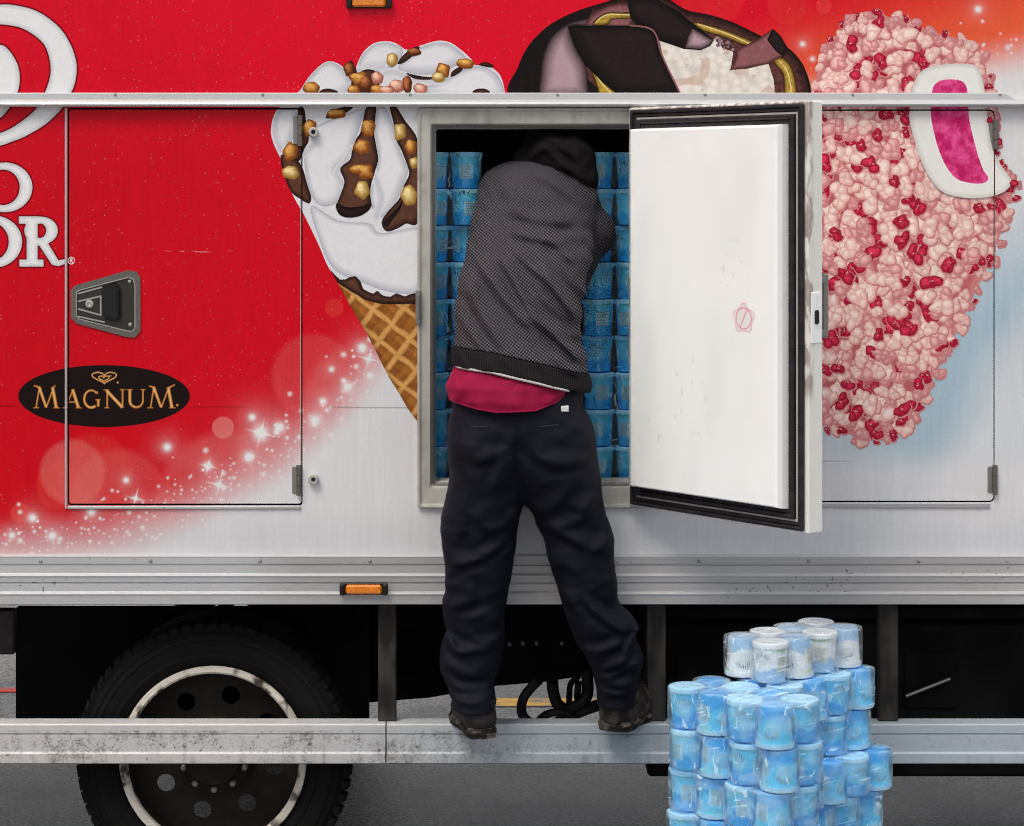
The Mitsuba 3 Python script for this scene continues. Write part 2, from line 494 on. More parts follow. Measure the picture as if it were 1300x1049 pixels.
obj('far_wall', bx(XL + 0.052, XR - 0.052, 2.3, 2.35, Z_SK, ZT - 0.052), 'body_white', TR)
obj('floor', bx(XL, XR, 0.03, 2.35, Z_SK - 0.14, Z_SK - 0.002), 'underbody', TR)

# freezer compartment behind the opening
x0, x1, z0, z1 = -0.36, 0.72, 1.335, 2.56
fc = part('freezer_compartment', TR)
obj('back_wall', bx(x0, x1, 0.95, 0.97, z0, z1), 'liner_shade', fc)
obj('side_wall', bx(x0 - 0.02, x0, 0.1225, 0.97, z0, z1), 'frame_paint', fc)
obj('side_wall', bx(x1, x1 + 0.02, 0.1225, 0.97, z0, z1), 'frame_paint', fc)
obj('shelf_floor', bx(x0 - 0.02, x1 + 0.02, 0.1225, 0.97, z0 - 0.02, z0 - 0.0005), 'liner_shade', fc)
obj('ceiling', bx(x0 - 0.02, x1 + 0.02, 0.1225, 0.97, z1 + 0.0005, z1 + 0.02), 'liner_shade', fc)


def ring_loft(rings):
    """rounded rectangles (l, t, r, b, radius, y) in drawing units joined one after another"""
    vs = []
    for l, t, r, b, rad, y in rings:
        (xa, za), (xb, zb) = A(l, b), A(r, t)
        rad = rad / S
        for cx, cz, a0 in ((xb - rad, za + rad, -90), (xb - rad, zb - rad, 0), (xa + rad, zb - rad, 90), (xa + rad, za + rad, 180)):
            for k in range(5):
                a = math.radians(a0 + k * 22.5)
                vs.append((cx + rad * math.cos(a), y, cz + rad * math.sin(a)))
    n, f = 20, []
    for i in range(len(rings) - 1):
        for j in range(n):
            a0, a1 = i * n + j, i * n + (j + 1) % n
            f += [(a0, a1 + n, a1), (a0, a0 + n, a1 + n)]
    return trimesh.Trimesh(np.array(vs), f, process=False)


fr = obj('door_frame', ring_loft([(530, 137, 842, 645, 5, 0.013), (530, 137, 842, 645, 5, -0.013), (532, 138.5, 840, 643.5, 4, -0.016), (534, 141, 838, 641, 4, -0.015), (535, 142, 837, 639, 4, -0.010),
                                  (546, 157, 826, 620, 4, -0.006), (548, 159, 824, 617, 4, 0.008)]), 'frame_paint', TR, smooth=35, label='weathered grey aluminium frame of the open freezer')
obj('seal', ring_loft([(548, 159, 824, 617, 4, 0.008), (549.5, 160.5, 822.5, 615.5, 4, 0.004), (552, 163, 820, 613, 4, 0.012)]), 'steel_grey', fr, smooth=35)
obj('jamb', ring_loft([(552, 163, 820, 613, 4, 0.012), (552, 163, 820, 613, 4, 0.122), (500, 120, 900, 660, 4, 0.1221)]), 'frame_paint', fr, smooth=35)
cp = P(530, 390, -0.02)
obj('latch_catch', cat([rbox(cp[0] - 0.006, cp[0] + 0.012, -0.026, -0.0165, cp[2] - 0.055, cp[2] + 0.055, 0.003), rbox(cp[0] - 0.001, cp[0] + 0.006, -0.034, -0.026, cp[2] - 0.04, cp[2] + 0.04, 0.002)]), 'steel_grey', fr)

# trims round the locker doors
for nm, d, parts in (('l', ld, ((82.6, 137, 85.4, 646), (86, 642.3, 382, 646.3))), ('r', rd, ((905, 639, 1257, 645),))):
    for (l, t, r, b) in parts:
        xa, za = A(l, b)
        xb, zb = A(r, t)
        obj('trim', rbox(xa, xb, -0.007, 0.0, za, zb, 0.0022), 'bright_aluminium' if r - l < 10 else 'aluminium', d)
obj('seam_bead', rbox(A(381.2, 0)[0], A(382.2, 0)[0], -0.0015, 0.0, A(0, 590)[1], A(0, 190)[1], 0.0006), 'bright_aluminium', ld)


def hinge(u, v0, v1, parent, dirty=True):
    (x, zt), (_, zb) = A(u, v0), A(u, v1)
    h = part('hinge', parent)
    n = 3
    ms = []
    for i in range(n):
        a, b = zt + (zb - zt) * i / n, zt + (zb - zt) * (i + 1) / n
        ms.append(tube([(x, -0.010, a - 0.001), (x, -0.010, b + 0.001)], 0.0085, 12))
    obj('barrel', cat(ms), 'stainless', h, smooth=40)
    obj('leaf', rbox(x - 0.022, x - 0.006, -0.004, -0.0005, zb + 0.006, zt - 0.006, 0.0015), 'steel_grey', h)


hinge(381, 146, 186, ld)
hinge(379.5, 590, 629, ld)
hinge(1263.5, 152, 190, rd)
hinge(1262.5, 590, 628, rd)


def buffer_stop(u, v, parent):
    x, z = A(u, v)
    a = obj('door_stop', lathe([(0, 0.0), (0.0155, 0.0), (0.0165, 0.008), (0.0165, 0.02), (0.014, 0.024), (0.0075, 0.024), (0.0075, 0.012), (0, 0.012)], 20)[:2], 'frame_paint', parent, smooth=40,
            to_world=T().translate([x, 0.0, z]).rotate([1, 0, 0], 90))
    obj('bolt', lathe([(0, 0.012), (0.006, 0.012), (0.006, 0.017), (0, 0.018)], 10)[:2], 'black_plastic', a, smooth=40, to_world=T().translate([x, 0.0, z]).rotate([1, 0, 0], 90))


buffer_stop(398.5, 168, side)
buffer_stop(398.5, 608, side)

# recessed paddle latch
Q = lambda X, Y: (10 + X / 4.5625, 330 + Y / 4.5625)
plate = Polygon([Q(365, 178), Q(385, 150), Q(690, 62), Q(745, 66), Q(767, 100), Q(769, 415), Q(735, 450), Q(690, 447), Q(395, 368), Q(366, 335)]).buffer(-3).buffer(3)
hole = Polygon([Q(396, 182), Q(420, 172), Q(700, 98), Q(732, 112), Q(740, 150), Q(740, 395), Q(722, 418), Q(690, 414), Q(412, 345), Q(396, 325)]).buffer(-2).buffer(2)
lt = obj('paddle_latch', prism(apoly(plate.difference(hole)), -0.005, 0.0), 'stainless', ld, label='steel paddle latch in a recessed trapezoid plate')
obj('recess_rim', prism(apoly(hole.difference(hole.buffer(-1.2))), -0.0065, 0.0), 'stainless_bright', lt)
obj('recess', prism(apoly(hole.buffer(-1.2)), -0.0012, -0.0004), 'recess_metal', lt)
pad = Polygon([Q(410, 205), Q(420, 195), Q(540, 160), Q(560, 165), Q(575, 330), Q(560, 352), Q(540, 345), Q(415, 320), Q(408, 300)])
obj('paddle', prism(apoly(pad), -0.006, -0.0012), 'recess_metal', lt)
for a_, b_ in (((412, 240), (540, 210)), ((412, 285), (540, 320)), ((540, 210), (540, 320)), ((410, 195), (545, 158)), ((412, 328), (560, 360))):
    obj('paddle_rib', prism(apoly(LineString([Q(*a_), Q(*b_)]).buffer(1.0)), -0.0085, -0.006), 'stainless_bright', lt)
x_, z_ = A(*Q(475, 255))
obj('key_barrel', lathe([(0.014, 0.005), (0.013, 0.011), (0.007, 0.012), (0.006, 0.010), (0, 0.010)], 18)[:2], 'stainless_bright', lt, smooth=40, to_world=T().translate([x_, 0, z_]).rotate([1, 0, 0], 90))
grip = Polygon([Q(545, 175), Q(570, 145), Q(620, 140), Q(648, 170), Q(650, 330), Q(630, 350), Q(590, 345), Q(550, 325)])
obj('grip_pocket', prism(apoly(grip.buffer(2.4)), -0.0022, -0.0012), 'black_plastic', lt)
gm = cat([prism(apoly(grip.buffer(-0.6)), -0.016, -0.0022), prism(apoly(grip.buffer(-2.6)), -0.019, -0.016)])
obj('grip', gm, 'black_plastic', lt)
for X, Y in ((708, 376), (705, 125)):
    x_, z_ = A(*Q(X, Y))
    obj('rivet', lathe([(0.007, 0.0012), (0.005, 0.004), (0, 0.005)], 12)[:2], 'stainless_bright', lt, smooth=40, to_world=T().translate([x_, 0, z_]).rotate([1, 0, 0], 90))


# gutter rail over the doors
def prof(pts):
    return [(y, (1151.0 - v) / S) for y, v in pts]


xg = A(1288, 0)[0]
g = prof([(-0.0005, 118), (-0.006, 118), (-0.010, 119.5), (-0.012, 126.6), (-0.0005, 126.6)])
g2 = prof([(-0.0005, 126.7), (-0.0125, 126.7), (-0.018, 129), (-0.034, 130.5), (-0.038, 133), (-0.034, 135.6), (-0.026, 136.2), (-0.024, 134.6), (-0.0005, 134.6)])
fl = sweep_x(g, XL, xg)
e_ = fl.vertices[:, 0] > xg - 0.001
fl.vertices[e_, 0] -= (fl.vertices[e_, 2] - fl.vertices[:, 2].min()) * 1.6
rail = obj('gutter_rail', sweep_x(g2, XL, XR), 'bright_aluminium', TR, smooth=25)
obj('flange', fl, 'bright_aluminium', rail)
for u in range(-42, 1270, 187):
    x_, z_ = A(u + 2, 120.8)
    obj('rivet', lathe([(0.0052, 0), (0.004, 0.003), (0, 0.004)], 10)[:2], 'steel_grey', rail, smooth=50, to_world=T().translate([x_, -0.0102, z_]).rotate([1, 0, 0], 90))

# ridged skirt rail
sk = prof([(-0.0005, 703.6), (-0.006, 703.6), (-0.018, 706.3), (-0.018, 714.8), (-0.012, 715.6), (-0.012, 716.8), (-0.018, 717.6), (-0.0185, 726.4), (-0.029, 729.2), (-0.029, 737.0), (-0.023, 737.8), (-0.023, 739.0), (-0.029, 739.8),
           (-0.0295, 748.6), (-0.040, 751.4), (-0.040, 764.2), (-0.036, 765.2), (0.03, 765.2), (0.03, 760), (-0.0005, 760)])
skirt = obj('skirt_rail', sweep_x(sk, XL, XR), 'aluminium', TR, smooth=25)
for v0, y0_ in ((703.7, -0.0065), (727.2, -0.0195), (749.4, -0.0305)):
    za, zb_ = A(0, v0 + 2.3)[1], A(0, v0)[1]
    obj('ridge_edge', sweep_x([(y0_ + 0.004, zb_), (y0_ - 0.0005, zb_ + 0.0004), (y0_ - 0.0125, za + 0.0006), (y0_ - 0.0125, za - 0.0012), (y0_ + 0.004, za - 0.0012)], XL, XR), 'bright_aluminium', skirt)  # brighter metal paints the sky's highlight along each ridge bevel
for u in list(range(53 - 139 * 3, 1700, 139)):
    x_, z_ = A(u, 711.3)
    obj('screw', lathe([(0.0062, 0), (0.005, 0.003), (0.002, 0.004), (0, 0.0028)], 10)[:2], 'steel_grey', skirt, smooth=50, to_world=T().translate([x_, -0.0182, z_]).rotate([1, 0, 0], 90))


def marker(u0, u1, v0, v1, y, parent, lab):
    (xa, za), (xb, zb) = A(u0, v1), A(u1, v0)
    m = part('side_marker', parent)
    labels[m] = {'label': lab}
    e = 0.016
    obj('base', rbox(xa, xb, y - 0.01, y, za, zb, 0.003), 'black_plastic', m)
    obj('lens', rbox(xa + e + 0.003, xb - e - 0.003, y - 0.024, y - 0.0101, za + 0.004, zb - 0.004, 0.006), 'amber_lens', m)
    obj('end_cap', rbox(xa, xa + e, y - 0.026, y - 0.0102, za + 0.001, zb - 0.001, 0.004), 'black_plastic', m)
    obj('end_cap', rbox(xb - e, xb, y - 0.026, y - 0.0102, za + 0.001, zb - 0.001, 0.004), 'black_plastic', m)


marker(440, 497.5, -3, 11, 0.0, side, 'amber side marker light high on the red panel')
marker(433, 493.5, 737, 752, -0.0405, skirt, 'amber side marker light on the ridged skirt rail')

# lower guard rail, its posts, chassis
zt = P(0, 919.5, -0.02)[2]
zz = lambda v: P(0, v, -0.02)[2]
gp = [(0.055, zt), (-0.016, zt), (-0.020, zt - 0.004), (-0.020, zz(931)), (-0.014, zz(931.6)), (-0.014, zz(933)), (-0.020, zz(933.6)), (-0.020, zz(954.6)), (-0.027, zz(957)), (-0.027, zz(968)), (-0.022, zz(970)), (0.055, zz(970))]
gr = part('guard_rail', TR)
xj = P(490, 930, -0.02)[0]
obj('rail_length', sweep_x(gp, XL, xj - 0.0025), 'dirty_aluminium', gr, smooth=25, label='length of dirty guard rail under the wheel side')
obj('rail_length', sweep_x(gp, xj + 0.0025, XR), 'dirty_aluminium', gr, smooth=25, label='length of guard rail that the man stands on')
for u0, u1 in ((480, 503), (821, 845), (1115, 1140)):
    xa, xb = P(u0, 800, 0.02)[0], P(u1, 800, 0.02)[0]
    obj('post', rbox(xa, xb, 0.012, 0.05, zt + 0.0005, A(0, 765)[1] + 0.02, 0.004), 'post_steel', gr)

ch = part('chassis', TR)
# main beams and cross boxes, a tool box on the right, an added black plate that blocks light on the left
pts = [P(455, 700, 1.0), P(455, 893, 1.0), P(545, 886, 1.0), P(630, 871, 1.0), P(690, 866, 1.0), P(750, 857, 1.0), P(758, 864, 1.0), P(830, 864, 1.0), P(830, 700, 1.0)]
obj('main_beam', prism(Polygon([(q[0], q[2]) for q in pts]), 1.0, 1.35), 'underbody', ch)
q0, q1 = P(470, 800, 0.35), P(500, 880, 0.35)
tb = obj('tool_box', rbox(P(822, 0, 0.28)[0], XR - 0.1, 0.28, 1.5, 0.34, 0.86, 0.01), 'underbody', ch)
for (u0, u1, v0, v1) in ((858, 930, 828, 905), (1148, 1215, 826, 900)):
    a_, b_ = P(u0, v1, 0.275), P(u1, v0, 0.275)
    obj('lid_panel', rbox(a_[0], b_[0], 0.268, 0.2795, a_[2], b_[2], 0.006), 'underbody', tb)
obj('bracket', rbox(P(845, 0, .2)[0], P(1300, 0, .2)[0], 0.16, 0.20, P(0, 783, .2)[2], P(0, 768, .2)[2], 0.004), 'underbody', ch)
a_, b_ = P(1150, 884, 0.22), P(1206, 862, 0.25)
obj('tie_rod', tube([a_, (a_ + b_) / 2, b_], 0.0055, 8), 'steel_grey', ch, smooth=40)
obj('arch_liner', bx(P(20, 0, 0.62)[0], P(468, 0, 0.62)[0], 0.62, 0.66, 0.40, 0.84), 'underbody', ch)  # black plate added to keep the space behind the wheel dark
obj('mud_flap', cat([rbox(P(0, 0, 0.3)[0] - 0.45, P(20, 0, 0.3)[0], 0.28, 0.32, P(0, 830, .3)[2], 0.9, 0.006)]), 'rubber', ch)
for i, (u, v) in enumerate(((647, 818), (664, 817), (681.5, 817), (713.5, 817))):
    obj('bolt', lathe([(0.008, 0), (0.008, 0.006), (0, 0.009)], 8)[:2], 'steel_grey', ch, smooth=40, to_world=T().translate(P(u, v, 0.999).tolist()).rotate([1, 0, 0], 90))
Z5 = lambda X, Y, y: P(540 + X / 4.0625, 780 + Y / 4.0625, y)
for y, r, pp in ((0.55, 0.017, [(585, 340), (545, 380), (508, 430), (495, 490), (512, 535), (560, 575)]), (0.6, 0.021, [(655, 340), (660, 400), (680, 460), (720, 490), (770, 480), (825, 435), (838, 380), (832, 300)]),
                 (0.5, 0.014, [(575, 560), (620, 520), (680, 505), (740, 512), (780, 545)]), (0.66, 0.011, [(790, 320), (750, 360), (742, 420), (738, 480), (700, 560)]), (0.62, 0.012, [(845, 300), (840, 380), (815, 440), (785, 440), (790, 350)]),
                 (0.56, 0.02, [(680, 560), (760, 520), (830, 490), (890, 470)])):
    q = curve([Z5(X, Y, y + 0.03 * math.sin(i)) for i, (X, Y) in enumerate(pp)], 8, closed=False)
    obj('brake_hose', tube(q, r, 10), 'rubber', ch, smooth=50)

# wheel
wc = np.array([P(270, 0, 0.1)[0], 0.09, 0.445])
wh = part('wheel', TR)
RO, RR = 0.445, 0.300
ty = [(RR, 0.30), (RR, 0.03), (RR + 0.02, 0.008), (RR + 0.035, 0.002), (RR + 0.038, -0.002), (RR + 0.044, -0.002), (RR + 0.047, 0.001), (RR + 0.07, -0.004), (RR + 0.085, -0.003), (RR + 0.087, -0.0065), (RR + 0.091, -0.0065), (RR + 0.093, -0.002), (RO - 0.04, 0.002), (RO - 0.037, -0.001), (RO - 0.033, -0.001), (RO - 0.030, 0.005), (RO - 0.02, 0.012), (RO - 0.004, 0.026), (RO, 0.06), (RO, 0.25), (RO - 0.03, 0.30)]
place_w = T().translate(wc.tolist()).rotate([1, 0, 0], -90)
tm = trimesh.Trimesh(*lathe(ty, 120)[:2], process=False)
obj('tyre', tm, 'tyre_rubber', wh, smooth=35, to_world=place_w)
lug = []
for k in range(64):
    a = 2 * math.pi * k / 64
    b = trimesh.creation.box((0.020, 0.029, 0.05))
    b.apply_transform(trimesh.transformations.euler_matrix(0.0, 0.25, 0))
    b.apply_translation((RO - 0.006, 0, 0.035))
    b.apply_transform(trimesh.transformations.rotation_matrix(a, (0, 0, 1)))
    lug.append(b)
k_ = obj('tread', cat(lug), 'tyre_rubber', f'{wh}__tyre', to_world=place_w)
labels[k_] = {'kind': 'stuff'}
obj('rim', lathe([(RR - 0.001, 0.03), (RR + 0.006, 0.012), (RR + 0.003, 0.004), (RR - 0.012, 0.003), (RR - 0.019, 0.010), (RR - 0.020, 0.03)], 96)[:2], 'rim_white', wh, smooth=40, to_world=place_w)
dish = Polygon([(0.285 * math.cos(t), 0.285 * math.sin(t)) for t in np.linspace(0, 2 * np.pi, 80)])
for k in range(8):
    a = 2 * math.pi * (k + 0.31) / 8
    dish = dish.difference(Point(0.195 * math.cos(a), 0.195 * math.sin(a)).buffer(0.03))
dm = trimesh.creation.extrude_polygon(dish, 0.012, engine='earcut')
dm.apply_translation((0, 0, 0.10))
barrel = trimesh.Trimesh(*lathe([(RR - 0.018, 0.03), (RR - 0.022, 0.10), (RR - 0.03, 0.26)], 80)[:2], process=False)
hub = trimesh.Trimesh(*lathe([(0.13, 0.10), (0.125, 0.07), (0.09, 0.05), (0.085, 0.02), (0, 0.015)], 40)[:2], process=False)
obj('disc', cat([dm, barrel]), 'rim_dark', wh, smooth=35, to_world=place_w)
obj('hub', hub, 'rim_dark', wh, smooth=35, to_world=place_w)
for k in range(10):
    a = 2 * math.pi * (k + 0.5) / 10
    obj('wheel_nut', lathe([(0.011, 0.0), (0.011, 0.022), (0.006, 0.026), (0, 0.026)], 6)[:2], 'steel_grey', wh, to_world=T().translate((wc + [0.105 * math.cos(a), -0.0 + 0.055, 0.105 * math.sin(a)]).tolist()).rotate([1, 0, 0], 90))
obj('axle', tube([(wc[0], 0.3, 0.445), (wc[0], 2.1, 0.445)], 0.09, 14), 'underbody', ch, smooth=40)
far = cat([trimesh.Trimesh(*lathe(ty, 60)[:2], process=False)])
fw = part('wheel', TR)
obj('tyre', far, 'tyre_rubber', fw, smooth=35, to_world=T().translate([wc[0], 2.28, 0.445]).rotate([1, 0, 0], 90))
obj('disc', cat([dm, hub]), 'rim_dark', fw, smooth=35, to_world=T().translate([wc[0], 2.28, 0.445]).rotate([1, 0, 0], 90))

# ------------------------------------------------------------------ the open freezer door (local frame: x along the door, y outwards, z up)
AL = math.radians(49.5)
DM = T().translate([0.385, -0.04, 0]).rotate([0, 0, 1], -math.degrees(AL))
od = part('freezer_door', TR)
labels[od] = {'label': 'white insulated freezer door swung open on black gaskets'}
W, ZB, ZTOP = 0.735, 1.2995, 2.558
obj('shell', rbox(-0.02, W + 0.012, 0.0, 0.064, ZB - 0.008, ZTOP + 0.008, 0.004), 'door_edge', od, to_world=DM)


def rect_frame(s0, s1, zb, zt, w, y0, y1, name, m, r=0.003):
    mm = [rbox(s0, s0 + w, y0, y1, zb, zt, r), rbox(s1 - w, s1, y0, y1, zb, zt, r), rbox(s0 + w - 0.001, s1 - w + 0.001, y0 + 0.0004, y1, zb, zb + w, r), rbox(s0 + w - 0.001, s1 - w + 0.001, y0 + 0.0004, y1, zt - w, zt, r)]
    return obj(name, cat(mm), m, od, to_world=DM)


rect_frame(0.0, W, ZB, ZTOP, 0.012, -0.016, -0.0002, 'gasket', 'rubber', 0.004)
rect_frame(0.012, W - 0.012, ZB + 0.012, ZTOP - 0.012, 0.012, -0.009, -0.0002, 'gasket', 'rubber', 0.003)
rect_frame(0.025, W - 0.025, ZB + 0.0245, ZTOP - 0.0245, 0.007, -0.006, -0.0002, 'gasket_channel', 'frame_paint', 0.001)
rect_frame(0.033, W - 0.033, ZB + 0.032, ZTOP - 0.032, 0.014, -0.018, -0.0002, 'gasket', 'rubber', 0.004)
rect_frame(0.047, W - 0.047, ZB + 0.046, ZTOP - 0.046, 0.012, -0.011, -0.0002, 'gasket', 'rubber', 0.003)
i_ = 0.060
pl = trimesh.convex.convex_hull(np.array([(s, y, z) for y, e in ((-0.0002, 0.0), (-0.03, 0.004), (-0.044, 0.010), (-0.048, 0.018)) for s in (i_ - 0.034 + e, W - i_ - e) for z in (ZB + i_ + e * 0.5, ZTOP - i_ - e * 0.5)]))
plug = obj('liner', pl, 'door_liner', od, to_world=DM)
# round prohibition sticker
cx_, cz_ = 0.533, 1.918


def on_plug(g, name, m, lift):
    me = prism(g, -0.0482 - lift - 0.0003, -0.0482 - lift)
    obj(name, me, m, plug, to_world=DM)


mat('sticker_white', '#e9e6e6', rough=0.4, spec=0.2)
mat('sticker_red', '#e0969e', rough=0.4, spec=0.2)
mat('sticker_pale', '#e6c3c7', rough=0.4, spec=0.2)
cpt = Point(cx_, cz_)
st = cpt.buffer(0.040)
wav = Polygon([(cx_ + (0.042 + 0.005 * math.cos(5 * t)) * math.sin(t), cz_ + (0.042 + 0.005 * math.cos(5 * t)) * math.cos(t)) for t in np.linspace(0, 2 * np.pi, 60)])
on_plug(wav, 'sticker', 'sticker_white', 0.0)
on_plug(wav.difference(wav.buffer(-0.003)), 'sticker_rim', 'sticker_pale', 0.0006)
on_plug(cpt.buffer(0.033).difference(cpt.buffer(0.0295)).union(LineString([(cx_ - 0.016, cz_ - 0.028), (cx_ + 0.016, cz_ + 0.028)]).buffer(0.0018)), 'sticker_mark', 'sticker_red', 0.0006)
# lock plate on the edge of the door, outside lever
zl = lambda v: EYE - (v - 242) / (S * 7 / 6.4)
obj('lock_plate', rbox(W + 0.012, W + 0.015, 0.010, 0.056, zl(436), zl(371), 0.001), 'door_liner', od, to_world=DM)
obj('lock_slot', rbox(W + 0.0152, W + 0.0175, 0.024, 0.039, zl(412), zl(394), 0.004), 'black_plastic', od, to_world=DM)
hd = cat([rbox(W - 0.035, W - 0.010, 0.064, 0.115, zl(362), zl(352), 0.004), rbox(W - 0.035, W - 0.010, 0.064, 0.115, zl(430), zl(420), 0.004), rbox(W - 0.036, W - 0.009, 0.100, 0.118, zl(432), zl(348), 0.006)])
obj('handle', hd, 'steel_grey', od, to_world=DM)
obj('hinge', cat([tube([(-0.012, 0.05, z), (-0.012, 0.05, z + 0.09)], 0.012, 12) for z in (1.42, 1.9, 2.36)]), 'stainless', od, smooth=40, to_world=DM)
# ------------------------------------------------------------------ artwork printed on the side: flat shapes lying on the vinyl
MM = 0.001


class Art:
    """flat shapes of one ink; each shape may be a set of nested outlines that run from the rim tone to the middle tone"""

    def __init__(self):
        self.v, self.f, self.uv, self.n = [], [], [], 0

    def add(self, g, off, t=1.0, tone=0.5, clip=True):
        if clip:
            g = g.intersection(PRINT)
        for q in geoms(g):
            if q.area < 0.3:
                continue
            v2, f2 = trimesh.creation.triangulate_polygon(q.simplify(0.05), engine='earcut')
            v2, f2 = np.asarray(v2), np.asarray(f2)
            x, z = (v2[:, 0] - 650) / S, (1151 - v2[:, 1]) / S
            tri = np.stack([x, z], 1)[f2]
            ar = np.cross(tri[:, 1] - tri[:, 0], tri[:, 2] - tri[:, 0])
            f2 = np.where((ar < 0)[:, None], f2[:, ::-1], f2)
            self.v.append(np.stack([x, np.full(len(x), -off), z], 1))
            self.f.append(f2 + self.n)
            self.uv.append(np.tile([[t, tone]], (len(x), 1)))
            self.n += len(x)
        return self

    def soft(self, g, off, width, n=6, tone=0.5, shift=(0, 0), step=0.00006, clip=True):
        for i in range(n):
            k = i / max(n - 1, 1)
            h = g.buffer(-width * k, 4) if i else g
            if h.is_empty:
                break
            if shift != (0, 0) and i:
                h = affinity.translate(h, shift[0] * k, shift[1] * k).intersection(g)
            self.add(h, off + i * step, k, tone, clip)
        return self

    def build(self, name, m, parent):
        if not self.v:
            return None
        return obj(name, (np.vstack(self.v), np.vstack(self.f)), m, parent, uv=np.vstack(self.uv))


def blob(x, y, rx, ry, rot=0.0, rough=0.16, n=10, rr=None):
    rr = rr or rng
    a = np.arange(n) * 2 * np.pi / n
    k = 1 + rough * (rr.random(n) * 2 - 1)
    q = np.stack([rx * k * np.cos(a), ry * k * np.sin(a)], 1)
    c, s = math.cos(rot), math.sin(rot)
    q = q @ np.array([[c, s], [-s, c]]) + [x, y]
    g = Polygon(curve(q, 3))
    return g if g.is_valid else g.buffer(0)


def ellipse(x, y, rx, ry):
    t = np.linspace(0, 2 * np.pi, 72, endpoint=False)
    return Polygon(np.stack([x + rx * np.cos(t), y + ry * np.sin(t)], 1))


# inks
ink('ink_white', '#8f8f98', '#d9dadd')
ink('ink_logo', '#c4c7cb', '#e6e7ea', grain=0.05)
ink('ink_shadow', '#7d0014', '#7d0014')
ink('ink_cream', '#b2b3be', '#dfdfe4', grain=0.08)
ink('ink_choc', '#1c0e0b', '#5a382b', grain=0.6)
ink('ink_choc_deep', '#120a0a', '#2a1714')
ink('ink_nut', '#8d4d16', '#dca558', grain=0.5)
ink('ink_nut_pale', '#a8813a', '#ecd59a')
ink('ink_nut_brown', '#5b2a14', '#b06a3c')
ink('ink_nut_pink', '#b06a58', '#f0c2ac')
ink('ink_pink_nut', '#e0b0a9', '#f5ded8')
ink('ink_rose_nut', '#c88086', '#eebcb8')
ink('ink_raspberry', '#960c2e', '#d43656', grain=0.7)
ink('ink_nut_gap', '#cb8585', '#ba6268')
ink('ink_black', '#0c0808', '#261a1b', grain=0.5)
ink('ink_gloss', '#22161a', '#b395a0', grain=0.12)
ink('ink_rim', '#1d0d0c', '#573331', grain=1.3)
ink('ink_gold', '#33220a', '#b08e3a', grain=0.8)
ink('ink_gold_light', '#d8c074', '#e6d596')
ink('ink_badge', '#130a0a', '#1b0f0f')
ink('ink_gold_text', '#a8672a', '#e0b070')
ink('ink_pinkrim', '#4c2a2d', '#8a585c', grain=0.4)


def wafer_fn(p, n, uv):
    a, b = p.x * S + 650, 1151 - p.z * S
    u, v = a * 0.80 + b * 0.60, a * 0.62 - b * 0.78
    u = u + 3 * (noise(a / 14, b / 14) - 0.5)
    v = v + 3 * (noise(a / 14 + 7, b / 14) - 0.5)
    fu, fv = u / 30 - dr.floor(u / 30), v / 26 - dr.floor(v / 26)
    ridge = dr.maximum(smoothstep(0.17, 0.05, abs(fu - 0.5)), smoothstep(0.17, 0.05, abs(fv - 0.5)))
    lit = smoothstep(0.5, 0.05, fu) * 0.35 + smoothstep(0.5, 0.05, fv) * 0.3
    col = mix(C('#74411a'), C('#a3682a'), lit + 0.4 * noise(a / 5, b / 5))
    return mix(col, C('#cc9a58'), ridge * (0.65 + 0.3 * noise(a / 3, b / 3))) * (0.8 + 0.35 * uv.x)


mat('ink_wafer', proc(wafer_fn), rough=0.45, spec=0.12)


def scoop_fn(p, n, uv):
    a, b = p.x * S + 650, 1151 - p.z * S
    g = fbm(a / 9, b / 9)
    pit = smoothstep(0.80, 0.92, noise(a / 2.0, b / 2.0)) * smoothstep(0.4, 0.7, noise(a / 11, b / 11, 6.0))
    vor = voronoi(a / 11, b / 11)
    col = mix(C('#d8d0c8'), C('#ece6df'), g) * (0.86 + 0.2 * smoothstep(0.8, 0.1, vor[0]))
    col = mix(col, C('#b98f74'), smoothstep(0.66, 0.8, noise(a / 13 + 4, b / 13)) * 0.5)
    return mix(col, C('#7c6450'), pit * 0.5)


mat('ink_scoop', proc(scoop_fn), rough=0.45, spec=0.12)
mat('ink_bite', proc(lambda p, n, uv: mix(C('#c9c6c3'), C('#e6e6e4'), dr.clip(uv.x * 0.8 + 0.3 * fbm(p.x * 60, p.z * 60), 0, 1))), rough=0.45, spec=0.12)
mat('ink_sorbet', proc(lambda p, n, uv: mix(C('#bd1a60'), C('#e65598'), smoothstep(0.3, 0.75, fbm(p.x * 38, p.z * 38) * 0.7 + 0.3 * fbm(p.x * 160, p.z * 160)))), rough=0.45, spec=0.12)

# --- heart emblem and white lettering, cut by the left edge of the photograph
heart = part('heart_emblem', side)
outer = [(-60, 40), (-35, 12), (0, 6), (25, 8), (50, 16), (75, 35), (90, 58), (97, 82), (95, 105), (88, 122), (79, 137), (60, 156), (36, 171), (15, 180), (-8, 186), (-25, 176), (-10, 172), (8, 166), (25, 156), (44, 140), (55, 122), (63, 100), (64, 82),
         (58, 60), (45, 46), (25, 35), (0, 31), (-20, 34), (-45, 56)]
inner = [(-40, 90), (-20, 62), (0, 57), (12, 65), (22, 82), (25, 100), (22, 118), (14, 134), (0, 150), (-25, 168), (-20, 140)]
hg = unary_union([shape(outer), shape(inner)])
Art().add(hg.buffer(2.2).difference(hg.buffer(-1)), 0.0005).build('shadow', 'ink_shadow', heart)
Art().soft(hg, 0.0008, 5, 5).build('band', 'ink_logo', heart)

